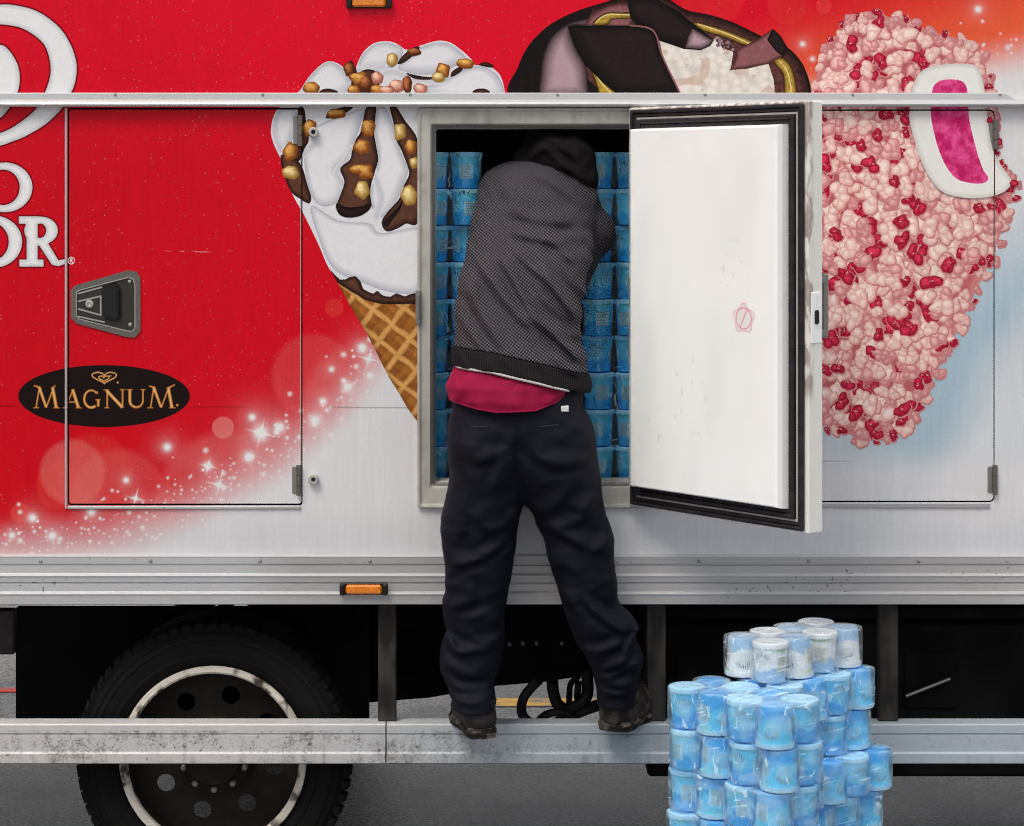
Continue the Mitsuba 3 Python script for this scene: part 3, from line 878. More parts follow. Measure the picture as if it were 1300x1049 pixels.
let = part('white_lettering', side)
O1 = ellipse(6, 238, 35, 31.5).difference(ellipse(4, 238, 21, 22.5))
O2 = ellipse(-8, 307, 36, 33).difference(ellipse(-11, 307, 22, 24))
R = unary_union([sbox(34, 277, 47.5, 337), sbox(25, 276, 50, 283).buffer(1), sbox(25.5, 331, 54, 337.5).buffer(1),
                 unary_union([ellipse(52, 293, 21, 17.5), sbox(36, 275.5, 53, 310.5)]).difference(unary_union([ellipse(50.5, 293, 8.2, 9.5), sbox(46, 283.5, 51, 302.5)])),
                 Polygon([(46, 306), (57, 303), (74, 331), (83, 329), (82, 335), (74, 338), (66, 336)])])
R = R.buffer(1.5).buffer(-2.5).buffer(1.2)
reg = ellipse(90.5, 331, 4.6, 4.8).difference(ellipse(90.5, 331, 3.7, 3.9)).union(unary_union([sbox(88.7, 328.4, 89.6, 333.6), ellipse(90.4, 329.8, 1.7, 1.5).difference(ellipse(90.2, 329.8, .8, .6)), LineString([(90.2, 331.2), (92.3, 333.6)]).buffer(.42)]))
for nm, g in (('letter', O1), ('letter', O2), ('letter', R)):
    k_ = Art().soft(g, 0.0008, 4.5, 5).build(nm, 'ink_logo', let)
    Art().add(g.buffer(2.0).difference(g.buffer(-1)), 0.0005).build('shadow', 'ink_shadow', let)
Art().add(reg, 0.0008, 1.0, clip=False).build('registered_mark', 'ink_logo', let)

# --- oval badge
bd = part('oval_badge', side)
Art().add(ellipse(132, 503, 109, 39.3), 0.0006, 0.6).build('oval', 'ink_badge', bd)


def strokes(segs):
    gs = []
    for a, b, w0, w1 in segs:
        a, b = np.array(a, float), np.array(b, float)
        t = (b - a) / (np.linalg.norm(b - a) + 1e-9)
        nn = np.array([-t[1], t[0]])
        gs.append(Polygon([a + nn * w0 / 2, b + nn * w1 / 2, b - nn * w1 / 2, a - nn * w0 / 2]))
    return unary_union(gs)


def zq(pts):
    return [Q(*p) for p in pts]


def st_(a, b, w0=14, w1=None):
    w1 = w1 if w1 is not None else w0
    return (Q(*a), Q(*b), w0 / 4.5625, w1 / 4.5625)


def serif(x, y, w=34):
    return st_((x - w / 2, y), (x + w / 2, y), 6.5)


def arc(cx, cy, rx, ry, a0, a1, w0, w1, n=22):
    t = np.radians(np.linspace(a0, a1, n))
    wd = np.linspace(w0, w1, n) / 2
    o = [(cx + (rx + d) * math.cos(a), cy + (ry + d) * math.sin(a)) for a, d in zip(t, wd)]
    i = [(cx + (rx - d) * math.cos(a), cy + (ry - d) * math.sin(a)) for a, d in zip(t, wd)]
    return Polygon([Q(*p) for p in o + i[::-1]]).buffer(0)


letters = [
    strokes([st_((163, 856), (182, 738), 9), st_((180, 736), (222, 856), 19, 15), st_((222, 856), (264, 740), 9), st_((258, 738), (280, 856), 19), serif(163, 857, 34), serif(282, 857, 38), st_((150, 728), (184, 740), 8, 13), st_((258, 742), (276, 728), 10, 6)]),
    strokes([st_((334, 856), (378, 752), 8), st_((374, 750), (408, 856), 19), st_((348, 824), (398, 824), 8), serif(334, 857, 32), serif(410, 857, 36)]),
    unary_union([arc(482, 806, 40, 50, 50, 318, 17, 11), strokes([st_((523, 810), (523, 850), 15), serif(522, 810, 30), st_((515, 762), (519, 778), 9)])]),
    strokes([st_((575, 856), (575, 756), 10), st_((570, 756), (664, 856), 19), st_((664, 858), (664, 752), 10), serif(572, 857, 30), serif(664, 752, 30), serif(568, 753, 28)]),
    unary_union([arc(744, 815, 38, 39, 0, 180, 10, 17), strokes([st_((706, 818), (706, 752), 17), st_((782, 818), (782, 752), 10), serif(706, 752, 32), serif(782, 752, 28)])]),
    strokes([st_((826, 856), (845, 738), 9), st_((843, 736), (888, 856), 19, 15), st_((888, 856), (932, 740), 9), st_((928, 738), (950, 856), 19), serif(824, 857, 34), serif(952, 857, 38), st_((816, 730), (848, 740), 7, 12), st_((928, 744), (968, 722), 13, 7)]),
    ellipse(*Q(981, 842), 1.7, 1.7),
]
for g in letters:
    Art().soft(g.buffer(0.12), 0.0010, 1.5, 3).build('letter', 'ink_gold_text', bd)


def heart_curve(cx, cy, w, h, n=40):
    t = np.linspace(0, 2 * np.pi, n, endpoint=False)
    x = 16 * np.sin(t) ** 3
    y = 13 * np.cos(t) - 5 * np.cos(2 * t) - 2 * np.cos(3 * t) - np.cos(4 * t)
    return Polygon([Q(cx + w / 2 * a / 16, cy - h * (b + 2.5) / 29) for a, b in zip(x, y)]).buffer(0)


hb = heart_curve(558, 686, 150, 76)
hh = hb.difference(hb.buffer(-1.7)).union(heart_curve(556, 690, 68, 40).difference(heart_curve(556, 690, 68, 40).buffer(-1.5)))
hh = hh.union(strokes([st_((556, 676), (600, 672), 6, 5)])).union(ellipse(*Q(636, 711), 1.4, 1.4))
Art().add(hh, 0.0010, 0.55).build('small_heart', 'ink_gold_text', bd)

# --- nut cone with chocolate and wafer
cone = part('cone_print', side)
Z7 = lambda pts: [(330 + X / 3.94, 40 + Y / 3.94) for X, Y in pts]
cream_out = [(352, 139), (378, 118), (392, 98), (408, 82), (420, 78), (434, 84), (444, 97), (453, 92), (452, 86), (460, 68), (473, 56), (487, 52.5), (501, 54.5), (515, 63), (526, 62), (534, 58), (555, 52), (571, 54), (586, 64), (598, 75), (604, 83), (613, 82), (626, 87),
             (636, 98), (641, 118), (644, 150), (640, 220), (620, 290), (590, 360), (560, 384), (530, 380), (500, 380), (470, 378), (440, 364), (419, 343), (404, 310), (386, 273), (371, 246), (357, 204), (347, 182), (344, 163)]
cg = shape(cream_out)
Art().add(cg, 0.0008, 0.86).build('cream', 'ink_cream', cone)
LOBES = [[(380, 119), (393, 98), (408, 83), (420, 79), (433, 85), (443, 98), (446, 112), (430, 122), (400, 126)],
         [(453, 88), (460, 70), (473, 58), (487, 54), (500, 56), (512, 64), (505, 80), (494, 88), (476, 91), (460, 92)],
         [(506, 84), (522, 70), (534, 60), (555, 54), (571, 56), (585, 66), (592, 76), (574, 86), (556, 94), (528, 95), (512, 92)],
         [(534, 112), (556, 106), (574, 96), (590, 88), (606, 84), (622, 88), (634, 99), (640, 120), (600, 128), (556, 124)],
         [(394, 166), (420, 152), (446, 142), (464, 138), (460, 152), (452, 176), (444, 200), (428, 216), (436, 232), (430, 256), (410, 262), (396, 250), (388, 220), (386, 190)],
         [(479, 138), (490, 138), (499, 158), (508, 190), (518, 216), (512, 236), (500, 262), (484, 276), (472, 262), (471, 240), (480, 204), (476, 170)],
         [(353, 142), (372, 138), (378, 150), (372, 176), (364, 194), (356, 198), (348, 182), (346, 162)],
         [(395, 262), (430, 280), (470, 284), (484, 296), (540, 290), (560, 330), (536, 370), (500, 372), (462, 360), (424, 342), (406, 306)]]
la = Art()
for q_, L_ in enumerate(LOBES):
    la.soft(shape(L_).intersection(cg.buffer(-0.6)), 0.00095 + q_ * 0.00001, 10 if q_ < 4 else 8, 10, 0.5, shift=(-2.0, -3.0), step=0.00002)
la.build('cream_lobes', 'ink_cream', cone)
wafer = shape([(421, 345), (430, 362), (445, 389), (467, 426), (483, 458), (493, 478), (508, 502), (517, 518), (530, 536), (560, 500), (600, 420), (615, 370), (560, 384), (500, 384), (450, 370)], False)
Art().soft(wafer, 0.0006, 6, 4).build('wafer', 'ink_wafer', cone)
rimg = Polygon([(419, 342), (426, 350), (431.5, 355), (438, 355), (444, 352), (451, 350.5), (457.5, 357), (461, 367), (468, 371), (474, 373), (479, 369), (484, 374), (488, 376), (495.6, 377), (503, 372.5), (514, 376.5), (523, 373), (531, 372), (531, 386), (505, 388), (483, 386), (465, 381),
                (444, 369), (428.5, 359)])
sauceA = shape([(466, 136), (462, 147), (458, 167), (452, 177), (447, 192), (444, 203), (432, 214), (437, 230), (434, 243), (428, 258), (427, 266), (433, 274), (445, 276.5), (460, 273), (471, 263), (470, 247), (471, 235), (476, 218), (480, 202), (477, 182), (475, 167), (477, 145), (477, 136)])
sauceB = shape([(495, 136), (499, 154), (503, 177), (510, 192), (518, 213), (519, 223), (513, 235), (507, 252), (493, 268), (485, 280), (486.5, 290), (493, 294), (505, 290), (516, 284), (530, 283), (540, 240), (531, 180), (514, 153), (503, 136)])
sauceC = shape([(356, 199), (366, 198), (378, 204), (385, 216), (390, 234), (395, 250), (393, 258), (388, 257), (380, 252), (370, 244), (362, 226)])
sauceD = shape([(378, 140), (386, 138), (389, 160), (392, 178), (386, 190), (380, 204), (372, 200), (370, 188), (379, 168)])
sauceE = shape([(414, 150), (420, 141), (436, 136), (448, 136), (440, 143), (428, 149)])
top_d = [shape([(436, 88), (441, 80), (447, 78), (453, 92), (447, 97)]), shape([(505, 81), (511, 71), (524, 61), (533, 60), (527, 68), (514, 79)]), shape([(572, 97), (575, 90), (586, 84), (587, 89), (578, 96)]), shape([(608, 82), (616, 79), (626, 83), (624, 86), (612, 84)]),
         shape([(446, 104), (452, 95), (466, 88), (478, 92), (482, 106), (470, 118), (450, 118)]), shape([(600, 117), (606, 113), (616, 113), (622, 118), (610, 122)]), shape([(516, 93), (530, 96), (546, 98), (556, 95), (548, 101), (530, 101), (520, 97)]), shape([(405, 118), (412, 113), (424, 114), (430, 119), (415, 124)])]
for g in [rimg.intersection(cg.buffer(6)), sauceA, sauceB, sauceC, sauceD, sauceE] + top_d:
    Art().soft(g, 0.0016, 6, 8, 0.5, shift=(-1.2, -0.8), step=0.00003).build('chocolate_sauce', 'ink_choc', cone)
shade = Art()       # the printed fold tones of the cream
for g in [LineString(curve([(447, 190), (438, 205), (428, 220), (436, 235)], 6, False)), LineString(curve([(395, 165), (398, 180), (386, 196)], 6, False)), LineString(curve([(474, 220), (484, 250), (478, 275)], 6, False)),
          LineString(curve([(478, 95), (500, 92), (520, 99), (560, 103)], 6, False)), LineString(curve([(452, 88), (470, 92), (486, 84)], 6, False)), LineString(curve([(350, 150), (349, 170), (357, 192)], 6, False))]:
    for i, w in enumerate((5.5, 4.2, 3.0, 1.8)):
        shade.add(g.buffer(w).intersection(cg), 0.00132 + i * 0.00005, 0.9 - 0.13 * (i + 1), 0.5)
shade.build('cream_fold', 'ink_cream', cone)
drop = Art()
drop.soft(shape([(428, 258), (440, 263), (458, 262), (470, 258), (471, 263), (460, 273), (445, 276.5), (433, 274), (427, 266)]), 0.0021, 5, 4)
drop.soft(shape([(487, 282), (494, 274), (506, 262), (512, 252), (508, 266), (498, 280), (491, 288)]), 0.0021, 3, 3)
drop.build('sauce_drop', 'ink_choc_deep', cone)
NUTS = {'ink_nut': [(467, 161, 8, 10, .3), (459, 185.5, 11, 8, 0), (455, 214, 11, 5, -.5), (463, 217, 10, 9, .2), (368, 192, 8, 11, .1), (395, 111, 10, 6.5, .3), (455, 99, 13, 8, -.2), (448, 113, 7, 5, 0), (562, 88, 8, 9, .4), (590, 79.5, 11, 5, .2), (426, 144, 12, 5, -.1), (521, 185, 7, 9, .2),
                    (393, 161, 8, 10, .2), (478, 113, 8, 5, 0)],
        'ink_nut_pale': [(459, 240, 9, 11, -.3), (507, 166, 7.5, 11.5, .15), (518, 247, 9, 12, .3), (497, 75, 6, 7, 0), (556, 97, 8, 5, 0), (368, 218, 11, 7, -.4), (525, 206, 5, 7, 0)],
        'ink_nut_brown': [(463, 104, 9, 9, .5), (442, 87, 6, 8, .2), (525, 65, 9, 3.5, -.5), (516, 106, 4.5, 10, .1), (381, 178, 5, 8, 0)],
        'ink_nut_pink': [(503, 108, 10, 7, 0), (478, 98, 7, 7, .3), (533, 112, 8, 6, .2), (490, 114, 8, 4, 0)]}
def chunk(x, y, rx, ry, rot):
    """an angular piece of chopped nut"""
    k = int(rng.integers(4, 7))
    a = (np.arange(k) + 0.35 * (rng.random(k) - 0.5)) * 2 * np.pi / k + rot + 0.6
    q = np.stack([rx * 0.98 * np.cos(a), ry * 0.98 * np.sin(a)], 1) * (0.92 + 0.2 * rng.random((k, 1)))
    return Polygon(q + [x, y]).convex_hull.buffer(-1.2).buffer(2.0, 4)


for m_, L in NUTS.items():
    for (x, y, rx, ry, ro) in L:
        nb = chunk(x, y, rx, ry, ro)
        na = Art().add(affinity.translate(nb.buffer(1.0), 0.9, 1.4), 0.0023, 0.0, 0.12).soft(nb, 0.0024, min(rx, ry) * 0.75, 6, 0.5, shift=(-1.0, -1.5))
        na.add(affinity.translate(affinity.scale(blob(x, y, rx * .45, ry * .4, ro, 0.4, 6), 1, 1), -rx * .2, -ry * .3).intersection(nb), 0.0029, 1.0, 0.62)
        na.build('nut', m_, cone)

# --- chocolate bar, broken open
bar = part('chocolate_bar_print', side)
Zc = lambda pts: [(640 + X / 3.25, Y / 3.25) for X, Y in pts]
body = shape(Zc([(35, 400), (58, 275), (108, 180), (190, 102), (290, 50), (400, 14), (500, -12), (640, -20), (750, 40), (850, 62), (950, 95), (1060, 148), (1160, 190), (1222, 250), (1255, 320), (1268, 385), (1268, 470), (1200, 520), (600, 540), (60, 480)]))
Art().soft(body, 0.0008, 14, 6).build('shell', 'ink_rim', bar)
Art().add(shape(Zc([(35, 400), (58, 275), (108, 180), (190, 102), (290, 52), (360, 40), (345, 100), (330, 300), (400, 400)])), 0.0013, .3).build('dark_side', 'ink_black', bar)
Art().soft(shape(Zc([(158, 400), (150, 310), (163, 220), (200, 145), (270, 95), (345, 78), (350, 110), (275, 112), (300, 200), (335, 265), (345, 330), (330, 400)])), 0.0015, 17, 16).build('sheen', 'ink_gloss', bar)
Art().soft(shape(Zc([(338, 108), (365, 58), (440, 20), (515, 22), (522, 110), (420, 112)])), 0.0020, 5, 4).build('biscuit_rim', 'ink_pinkrim', bar)
Art().soft(shape(Zc([(366, 104), (385, 74), (430, 50), (478, 52), (522, 52), (522, 78), (450, 82), (425, 104)])), 0.0024, 4, 5).build('caramel', 'ink_gold', bar)
Art().soft(shape(Zc([(775, 92), (850, 104), (940, 134), (1035, 176), (1000, 190), (900, 152), (820, 128)])), 0.0024, 3.5, 5).build('caramel', 'ink_gold', bar)
Art().soft(shape(Zc([(1108, 252), (1150, 238), (1192, 290), (1208, 400), (1158, 400), (1150, 310)])), 0.0024, 4, 5).build('caramel', 'ink_gold', bar)
Art().soft(shape(Zc([(360, 288), (400, 330), (470, 392), (400, 392), (378, 345)])), 0.0024, 3, 4).build('caramel', 'ink_gold', bar)
hl_ = Art()
for pts_ in ([(380, 92), (405, 70), (440, 60), (515, 62)], [(800, 100), (870, 122), (940, 148), (1010, 180)], [(1135, 252), (1165, 290), (1180, 340), (1184, 390)], [(372, 300), (400, 340), (440, 385)]):
    hl_.add(LineString(curve(Zc(pts_), 6, False)).buffer(0.75), 0.00275, 0.6)
k_ = hl_.build('caramel_sheen', 'ink_gold_light', bar)
labels[k_] = {'kind': 'stuff'}
Art().add(shape(Zc([(640, 165), (740, 198), (812, 206), (865, 160), (905, 200), (945, 215), (935, 285), (1000, 285), (1090, 262), (1112, 330), (1118, 400), (725, 400), (668, 290)]), False), 0.0019).build('ice_cream', 'ink_scoop', bar)
gr2 = Art()
for k in range(26):
    x, y = 870 + rng.random() * 80, 150 + rng.random() * 55
    gr2.add(blob(640 + x / 3.25, y / 3.25, 1.2 + rng.random() * 1.6, 1.0 + rng.random(), rng.random() * 3), 0.0026, rng.random(), 0.4 + 0.3 * rng.random())
gr2.build('crumb', 'ink_gloss', bar)
sh = Art()
sh.soft(shape(Zc([(262, 108), (400, 106), (520, 106), (595, 116), (630, 150), (652, 230), (728, 392), (470, 392), (400, 335), (335, 268), (290, 190)]), False), 0.0030, 14, 10, shift=(4, -4), step=0.00003)
sh.soft(shape(Zc([(508, -8), (625, -6), (720, 48), (770, 90), (866, 165), (812, 208), (740, 202), (640, 168), (602, 120), (545, 104), (520, 70)]), False), 0.0027, 12, 10, shift=(-3, -3), step=0.00002)
sh.build('chocolate_shard', 'ink_black', bar)
edge = Art()
edge.add(LineString(curve(Zc([(520, 106), (595, 116), (628, 148), (652, 230), (726, 385)]), 6, False)).buffer(1.0), 0.0034, 1, .6)
edge.build('shard_edge', 'ink_pinkrim', bar)
Art().soft(shape(Zc([(775, 112), (866, 165), (850, 190), (812, 207), (742, 202), (755, 150)]), False), 0.0032, 8, 6).build('shard_sheen', 'ink_gloss', bar)
s3 = shape(Zc([(958, 206), (1050, 160), (1108, 120), (1140, 150), (1165, 195), (1150, 232), (1090, 264), (1000, 282), (930, 290), (955, 242)]), False)
Art().soft(s3, 0.0030, 4, 4).build('chocolate_shard', 'ink_pinkrim', bar)
Art().soft(shape(Zc([(1085, 165), (1108, 118), (1140, 148), (1167, 195), (1150, 234), (1120, 212)]), False), 0.0033, 3, 3).build('shard_edge', 'ink_black', bar)

# --- cone rolled in pink nuts, with a bite out of it
pk = part('pink_nut_print', side)
out = shape([(1026, 140), (1030, 112), (1034, 92), (1038, 70), (1046, 54), (1060, 40), (1075, 28), (1095, 19), (1118, 15), (1140, 21), (1160, 27), (1185, 37), (1210, 43), (1228, 51), (1244, 61), (1253, 74), (1256, 88), (1258, 104), (1261, 125), (1264, 160), (1268, 190),
             (1274, 210), (1286, 226), (1294, 233), (1292, 243), (1284, 258), (1279, 282), (1270, 310), (1258, 340), (1240, 377), (1220, 420), (1202, 456), (1186, 486), (1171, 516), (1160, 540), (1149, 552), (1128, 560), (1105, 563), (1085, 558), (1065, 552), (1040, 540),
             (1000, 500), (970, 400), (985, 250)])
bite = shape([(1154, 150), (1156, 128), (1160, 106), (1170, 90), (1190, 83), (1215, 81), (1236, 83), (1245, 95), (1250, 118), (1253, 145), (1258, 182), (1268, 206), (1283, 228), (1279, 240), (1264, 248), (1240, 252), (1215, 250), (1195, 243), (1180, 226), (1168, 202), (1160, 176)])
core = shape([(1181, 135), (1183, 116), (1187, 107), (1196, 102), (1210, 101), (1223, 105), (1228, 118), (1230, 150), (1238, 186), (1247, 214), (1254, 225), (1250, 232), (1235, 233), (1214, 227), (1200, 210), (1190, 186), (1183, 158)])
Art().soft(out.buffer(-4), 0.0008, 12, 4, 0.45).build('coating', 'ink_nut_gap', pk)
Art().soft(bite, 0.0062, 6, 6).build('bitten_ice_cream', 'ink_bite', pk)
Art().add(core, 0.0067).build('sorbet_core', 'ink_sorbet', pk)
cand = []
nut_zone = out.buffer(2).difference(bite.buffer(-3))
pr = np.random.default_rng(21)
minx, miny, maxx, maxy = out.bounds
pts = []
tries = 0
while len(pts) < 640 and tries < 60000:
    tries += 1
    x, y = minx + pr.random() * (maxx - minx), miny + pr.random() * (maxy - miny)
    if x < 1012 and y > 150:
        continue
    if any((x - a) ** 2 + (y - b) ** 2 < 8.6 ** 2 for a, b in pts):
        continue
    if not nut_zone.contains(Point(x, y)):
        continue
    pts.append((x, y))
placed = []
for (x, y) in pts:
    ed = out.exterior.distance(Point(x, y))
    s_ = (0.55 + 0.45 * min(1.0, ed / 24)) * (0.85 + 0.65 * pr.random())
    kind = pr.random()
    red = meshkit.noise(np.array([x / 30, y / 30, 0.5]), 5) * 0.25 + kind < 0.34
    s_ = s_ * (0.95 if red else 1.05)
    a0 = pr.random() * 6.28
    lob = []
    for q_ in range(3 if red else int(pr.integers(2, 6))):
        r_ = 0.0 if q_ == 0 else 4.6 * s_
        a0 += 2.1 + pr.random()
        rr_ = (5.6 if q_ == 0 else 3.2 + 2.2 * pr.random()) * s_
        lob.append(blob(x + r_ * math.cos(a0), y + r_ * math.sin(a0), rr_ * (1 + 0.35 * pr.random()), rr_, pr.random() * 3.14, 0.2 if not red else 0.34, 8 if not red else 7, pr))
    placed.append((unary_union(lob), red, kind, ed, x, y, lob))
levels = []
for i, (g, *_r) in enumerate(placed):
    used = set()
    for j in range(i):
        if abs(placed[j][4] - placed[i][4]) < 40 and abs(placed[j][5] - placed[i][5]) < 40 and placed[j][0].intersects(g):
            used.add(levels[j])
    k = 0
    while k in used:
        k += 1
    levels.append(k)
arts = {'ink_pink_nut': Art(), 'ink_rose_nut': Art(), 'ink_raspberry': Art(), 'ink_nut_gap': Art()}
for i, (g, red, kind, ed, x, y, lob) in enumerate(placed):
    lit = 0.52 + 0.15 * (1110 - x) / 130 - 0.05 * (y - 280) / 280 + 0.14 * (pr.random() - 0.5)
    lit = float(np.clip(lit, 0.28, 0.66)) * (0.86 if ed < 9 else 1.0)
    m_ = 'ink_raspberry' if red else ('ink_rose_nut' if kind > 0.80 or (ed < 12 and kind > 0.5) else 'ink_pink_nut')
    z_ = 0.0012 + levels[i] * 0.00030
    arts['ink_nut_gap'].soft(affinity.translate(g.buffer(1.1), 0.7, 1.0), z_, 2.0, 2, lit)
    for q_, lb in enumerate(lob):
        arts[m_].soft(lb, z_ + 0.00007 + q_ * 0.00004, 4.4, 5, lit * (0.94 + 0.12 * pr.random()), shift=(-0.9, -1.3), step=0.000008)
    if red:
        for _ in range(3):
            arts['ink_pink_nut'].add(blob(x - 3 + 5 * pr.random(), y - 4 + 5 * pr.random(), 0.9, 0.6, 0, .3, 6, pr), z_ + 0.00026, 0.3, 0.4)
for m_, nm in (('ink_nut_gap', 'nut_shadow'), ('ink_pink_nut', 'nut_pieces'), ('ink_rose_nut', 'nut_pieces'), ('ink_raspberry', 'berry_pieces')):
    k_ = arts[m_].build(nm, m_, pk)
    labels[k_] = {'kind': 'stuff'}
crystals = Art()
for (x, y, r) in ((1287, 233, 5), (1256, 153, 4), (1268, 180, 5), (1257, 97, 2)):
    crystals.soft(blob(x, y, r, r * 0.9, 0, 0.2, 8), 0.0070, 3, 3)
k_ = crystals.build('berry_pieces', 'ink_raspberry', pk)
labels[k_] = {'kind': 'stuff'}
# ------------------------------------------------------------------ the man, seen from behind, standing on the guard rail
def hoodie_fn(p, n, uv):
    # open weave of the sweatshirt: small dots on a diamond grid that follows the back
    a = (p.x + 0.10 * p.z) * 1000 / 5.7
    b = (p.z - 0.12 * p.x) * 1000 / 5.4
    d1 = dr.sin(a * 3.14159) * dr.sin(b * 3.14159)
    dots = smoothstep(-0.15, 0.55, d1)
    g = fbm(p.x * 14, p.z * 14, p.y * 14)
    up = smoothstep(1.62, 1.80, p.z)
    return mix(C('#151317'), C('#67626a'), dots * (0.8 + 0.35 * g))


mat('hoodie_mesh', proc(hoodie_fn), rough=0.75, spec=0.15, sheen=0.2)
mat('hoodie_rib', proc(lambda p, n, uv: mix(C('#161417'), C('#242125'), 0.5 + 0.5 * dr.sin(p.x * 900))), rough=0.85, spec=0.1)
mat('hood_shaded', proc(lambda p, n, uv: mix(C('#0f0e10'), C('#201e21'), noise(p.x * 200, p.z * 200, p.y * 200))), rough=0.9, spec=0.08, sheen=0.1)  # the sweatshirt's cloth with the hood's shadow put into its colour


def twill_fn(p, n, uv):
    g = fbm(p.x * 11, p.z * 11, p.y * 11)
    t = noise((p.x + p.z) * 500, (p.x - p.z) * 120, p.y * 300)
    return mix(C('#080914'), C('#131422'), g * 0.7 + 0.3 * t)


mat('trouser_twill', proc(twill_fn), rough=0.7, spec=0.15, sheen=0.25)
mat('shirt_red', proc(lambda p, n, uv: mix(C('#7a0d30'), C('#9c1b46'), fbm(p.x * 25, p.z * 25, p.y * 25))), rough=0.8, spec=0.1, sheen=0.3)
mat('shirt_white', '#b9b7b6', rough=0.8, spec=0.1)
mat('skin', '#8a6350', rough=0.5, spec=0.3)
mat('hair_black', '#0d0b0b', rough=0.6, spec=0.3)


def boot_fn(p, n, uv):
    g = fbm(p.x * 40, p.z * 40, p.y * 40, octaves=4)
    return mix(C('#26211f'), C('#4a423d'), smoothstep(0.4, 0.72, g))


mat('boot_leather', proc(boot_fn), rough=0.6, spec=0.25)
mat('boot_dark', proc(lambda p, n, uv: mix(C('#161316'), C('#312c2d'), fbm(p.x * 40, p.z * 40, p.y * 40))), rough=0.6, spec=0.25)
mat('boot_sole', proc(lambda p, n, uv: mix(C('#201c1a'), C('#6f675f'), smoothstep(0.45, 0.75, fbm(p.x * 30, p.z * 70, p.y * 30)))), rough=0.7, spec=0.15)
mat('stitch_light', '#34323f', rough=0.8, spec=0.1)
mat('tag_white', '#cfcfcf', rough=0.7, spec=0.1)

MAN = 'person'
taken.add(MAN)
tag(MAN, 'man in charcoal hooded sweatshirt and dark trousers leaning into the open freezer', 'person')


def grid(x0, x1, y0, y1, z0, z1, h):
    x, y, z = (np.arange(a, b + h, h) for a, b in ((x0, x1), (y0, y1), (z0, z1)))
    return x.astype(np.float32), y.astype(np.float32), z.astype(np.float32)


def rows(tab, z, y):
    """a table of (v, left, right, centre y, half depth) -> centre x, half width, centre y, half depth at the heights z"""
    t = np.array(tab, float)
    zz_ = np.array([P(0, r[0], y)[2] for r in t])
    o = np.argsort(zz_)
    k = (DIST + y) / DIST / S
    f = lambda c: np.interp(z, zz_[o], c[o])
    xl, xr = f((t[:, 1] - 650) * k), f((t[:, 2] - 650) * k)
    return (xl + xr) / 2, (xr - xl) / 2, f(t[:, 3]), f(t[:, 4])


def loft_field(x, y, z, tab, ydef, pw=2.2):
    cx, a, cy, b = (q.astype(np.float32)[None, None, :] for q in rows(tab, z, ydef))
    q = (np.abs((x[:, None, None] - cx) / a) ** pw + np.abs((y[None, :, None] - cy) / b) ** pw) ** np.float32(1 / pw)
    return (q - 1) * np.minimum(a, b)


def folds(x, z, lines, y):
    """height of cloth folds over (x, z), from polylines in drawing units: (points, height in mm, width in drawing units)"""
    k = (DIST + y) / DIST / S
    U = 650 + x[:, None] / k + 0 * z[None, :]
    V = 242 + (EYE - z[None, :]) / k + 0 * x[:, None]
    H = np.zeros(U.shape, np.float32)
    for pts_, hgt, wid in lines:
        q = curve(pts_, 8, False)
        best = np.full(U.shape, 1e9)
        side_ = np.zeros(U.shape)
        fade = np.zeros(U.shape)
        L = len(q) - 1
        m = (U > q[:, 0].min() - 4 * wid) & (U < q[:, 0].max() + 4 * wid) & (V > q[:, 1].min() - 4 * wid) & (V < q[:, 1].max() + 4 * wid)
        u, v = U[m], V[m]
        bb, ss, ff = np.full(u.shape, 1e9), np.zeros(u.shape), np.zeros(u.shape)
        for i in range(L):
            a, b = q[i], q[i + 1]
            ab = b - a
            t = np.clip(((u - a[0]) * ab[0] + (v - a[1]) * ab[1]) / (ab @ ab + 1e-9), 0, 1)
            dx, dy = u - a[0] - t * ab[0], v - a[1] - t * ab[1]
            d = np.hypot(dx, dy)
            near = d < bb
            bb = np.where(near, d, bb)
            ss = np.where(near, np.sign(dx * ab[1] - dy * ab[0]), ss)
            ff = np.where(near, (i + t) / L, ff)
        e = np.minimum(1, np.minimum(ff, 1 - ff) * 4)
        e = e * e * (3 - 2 * e)
        w = np.where(ss > 0, wid * 1.5, wid * 0.75)
        prof_ = np.exp(-(bb / w) ** 1.4) - 0.5 * np.exp(-((bb - 1.9 * w) / (0.9 * w)) ** 2)
        H[m] += hgt * 0.001 * e * prof_
    return gaussian_filter(H, 1.1)


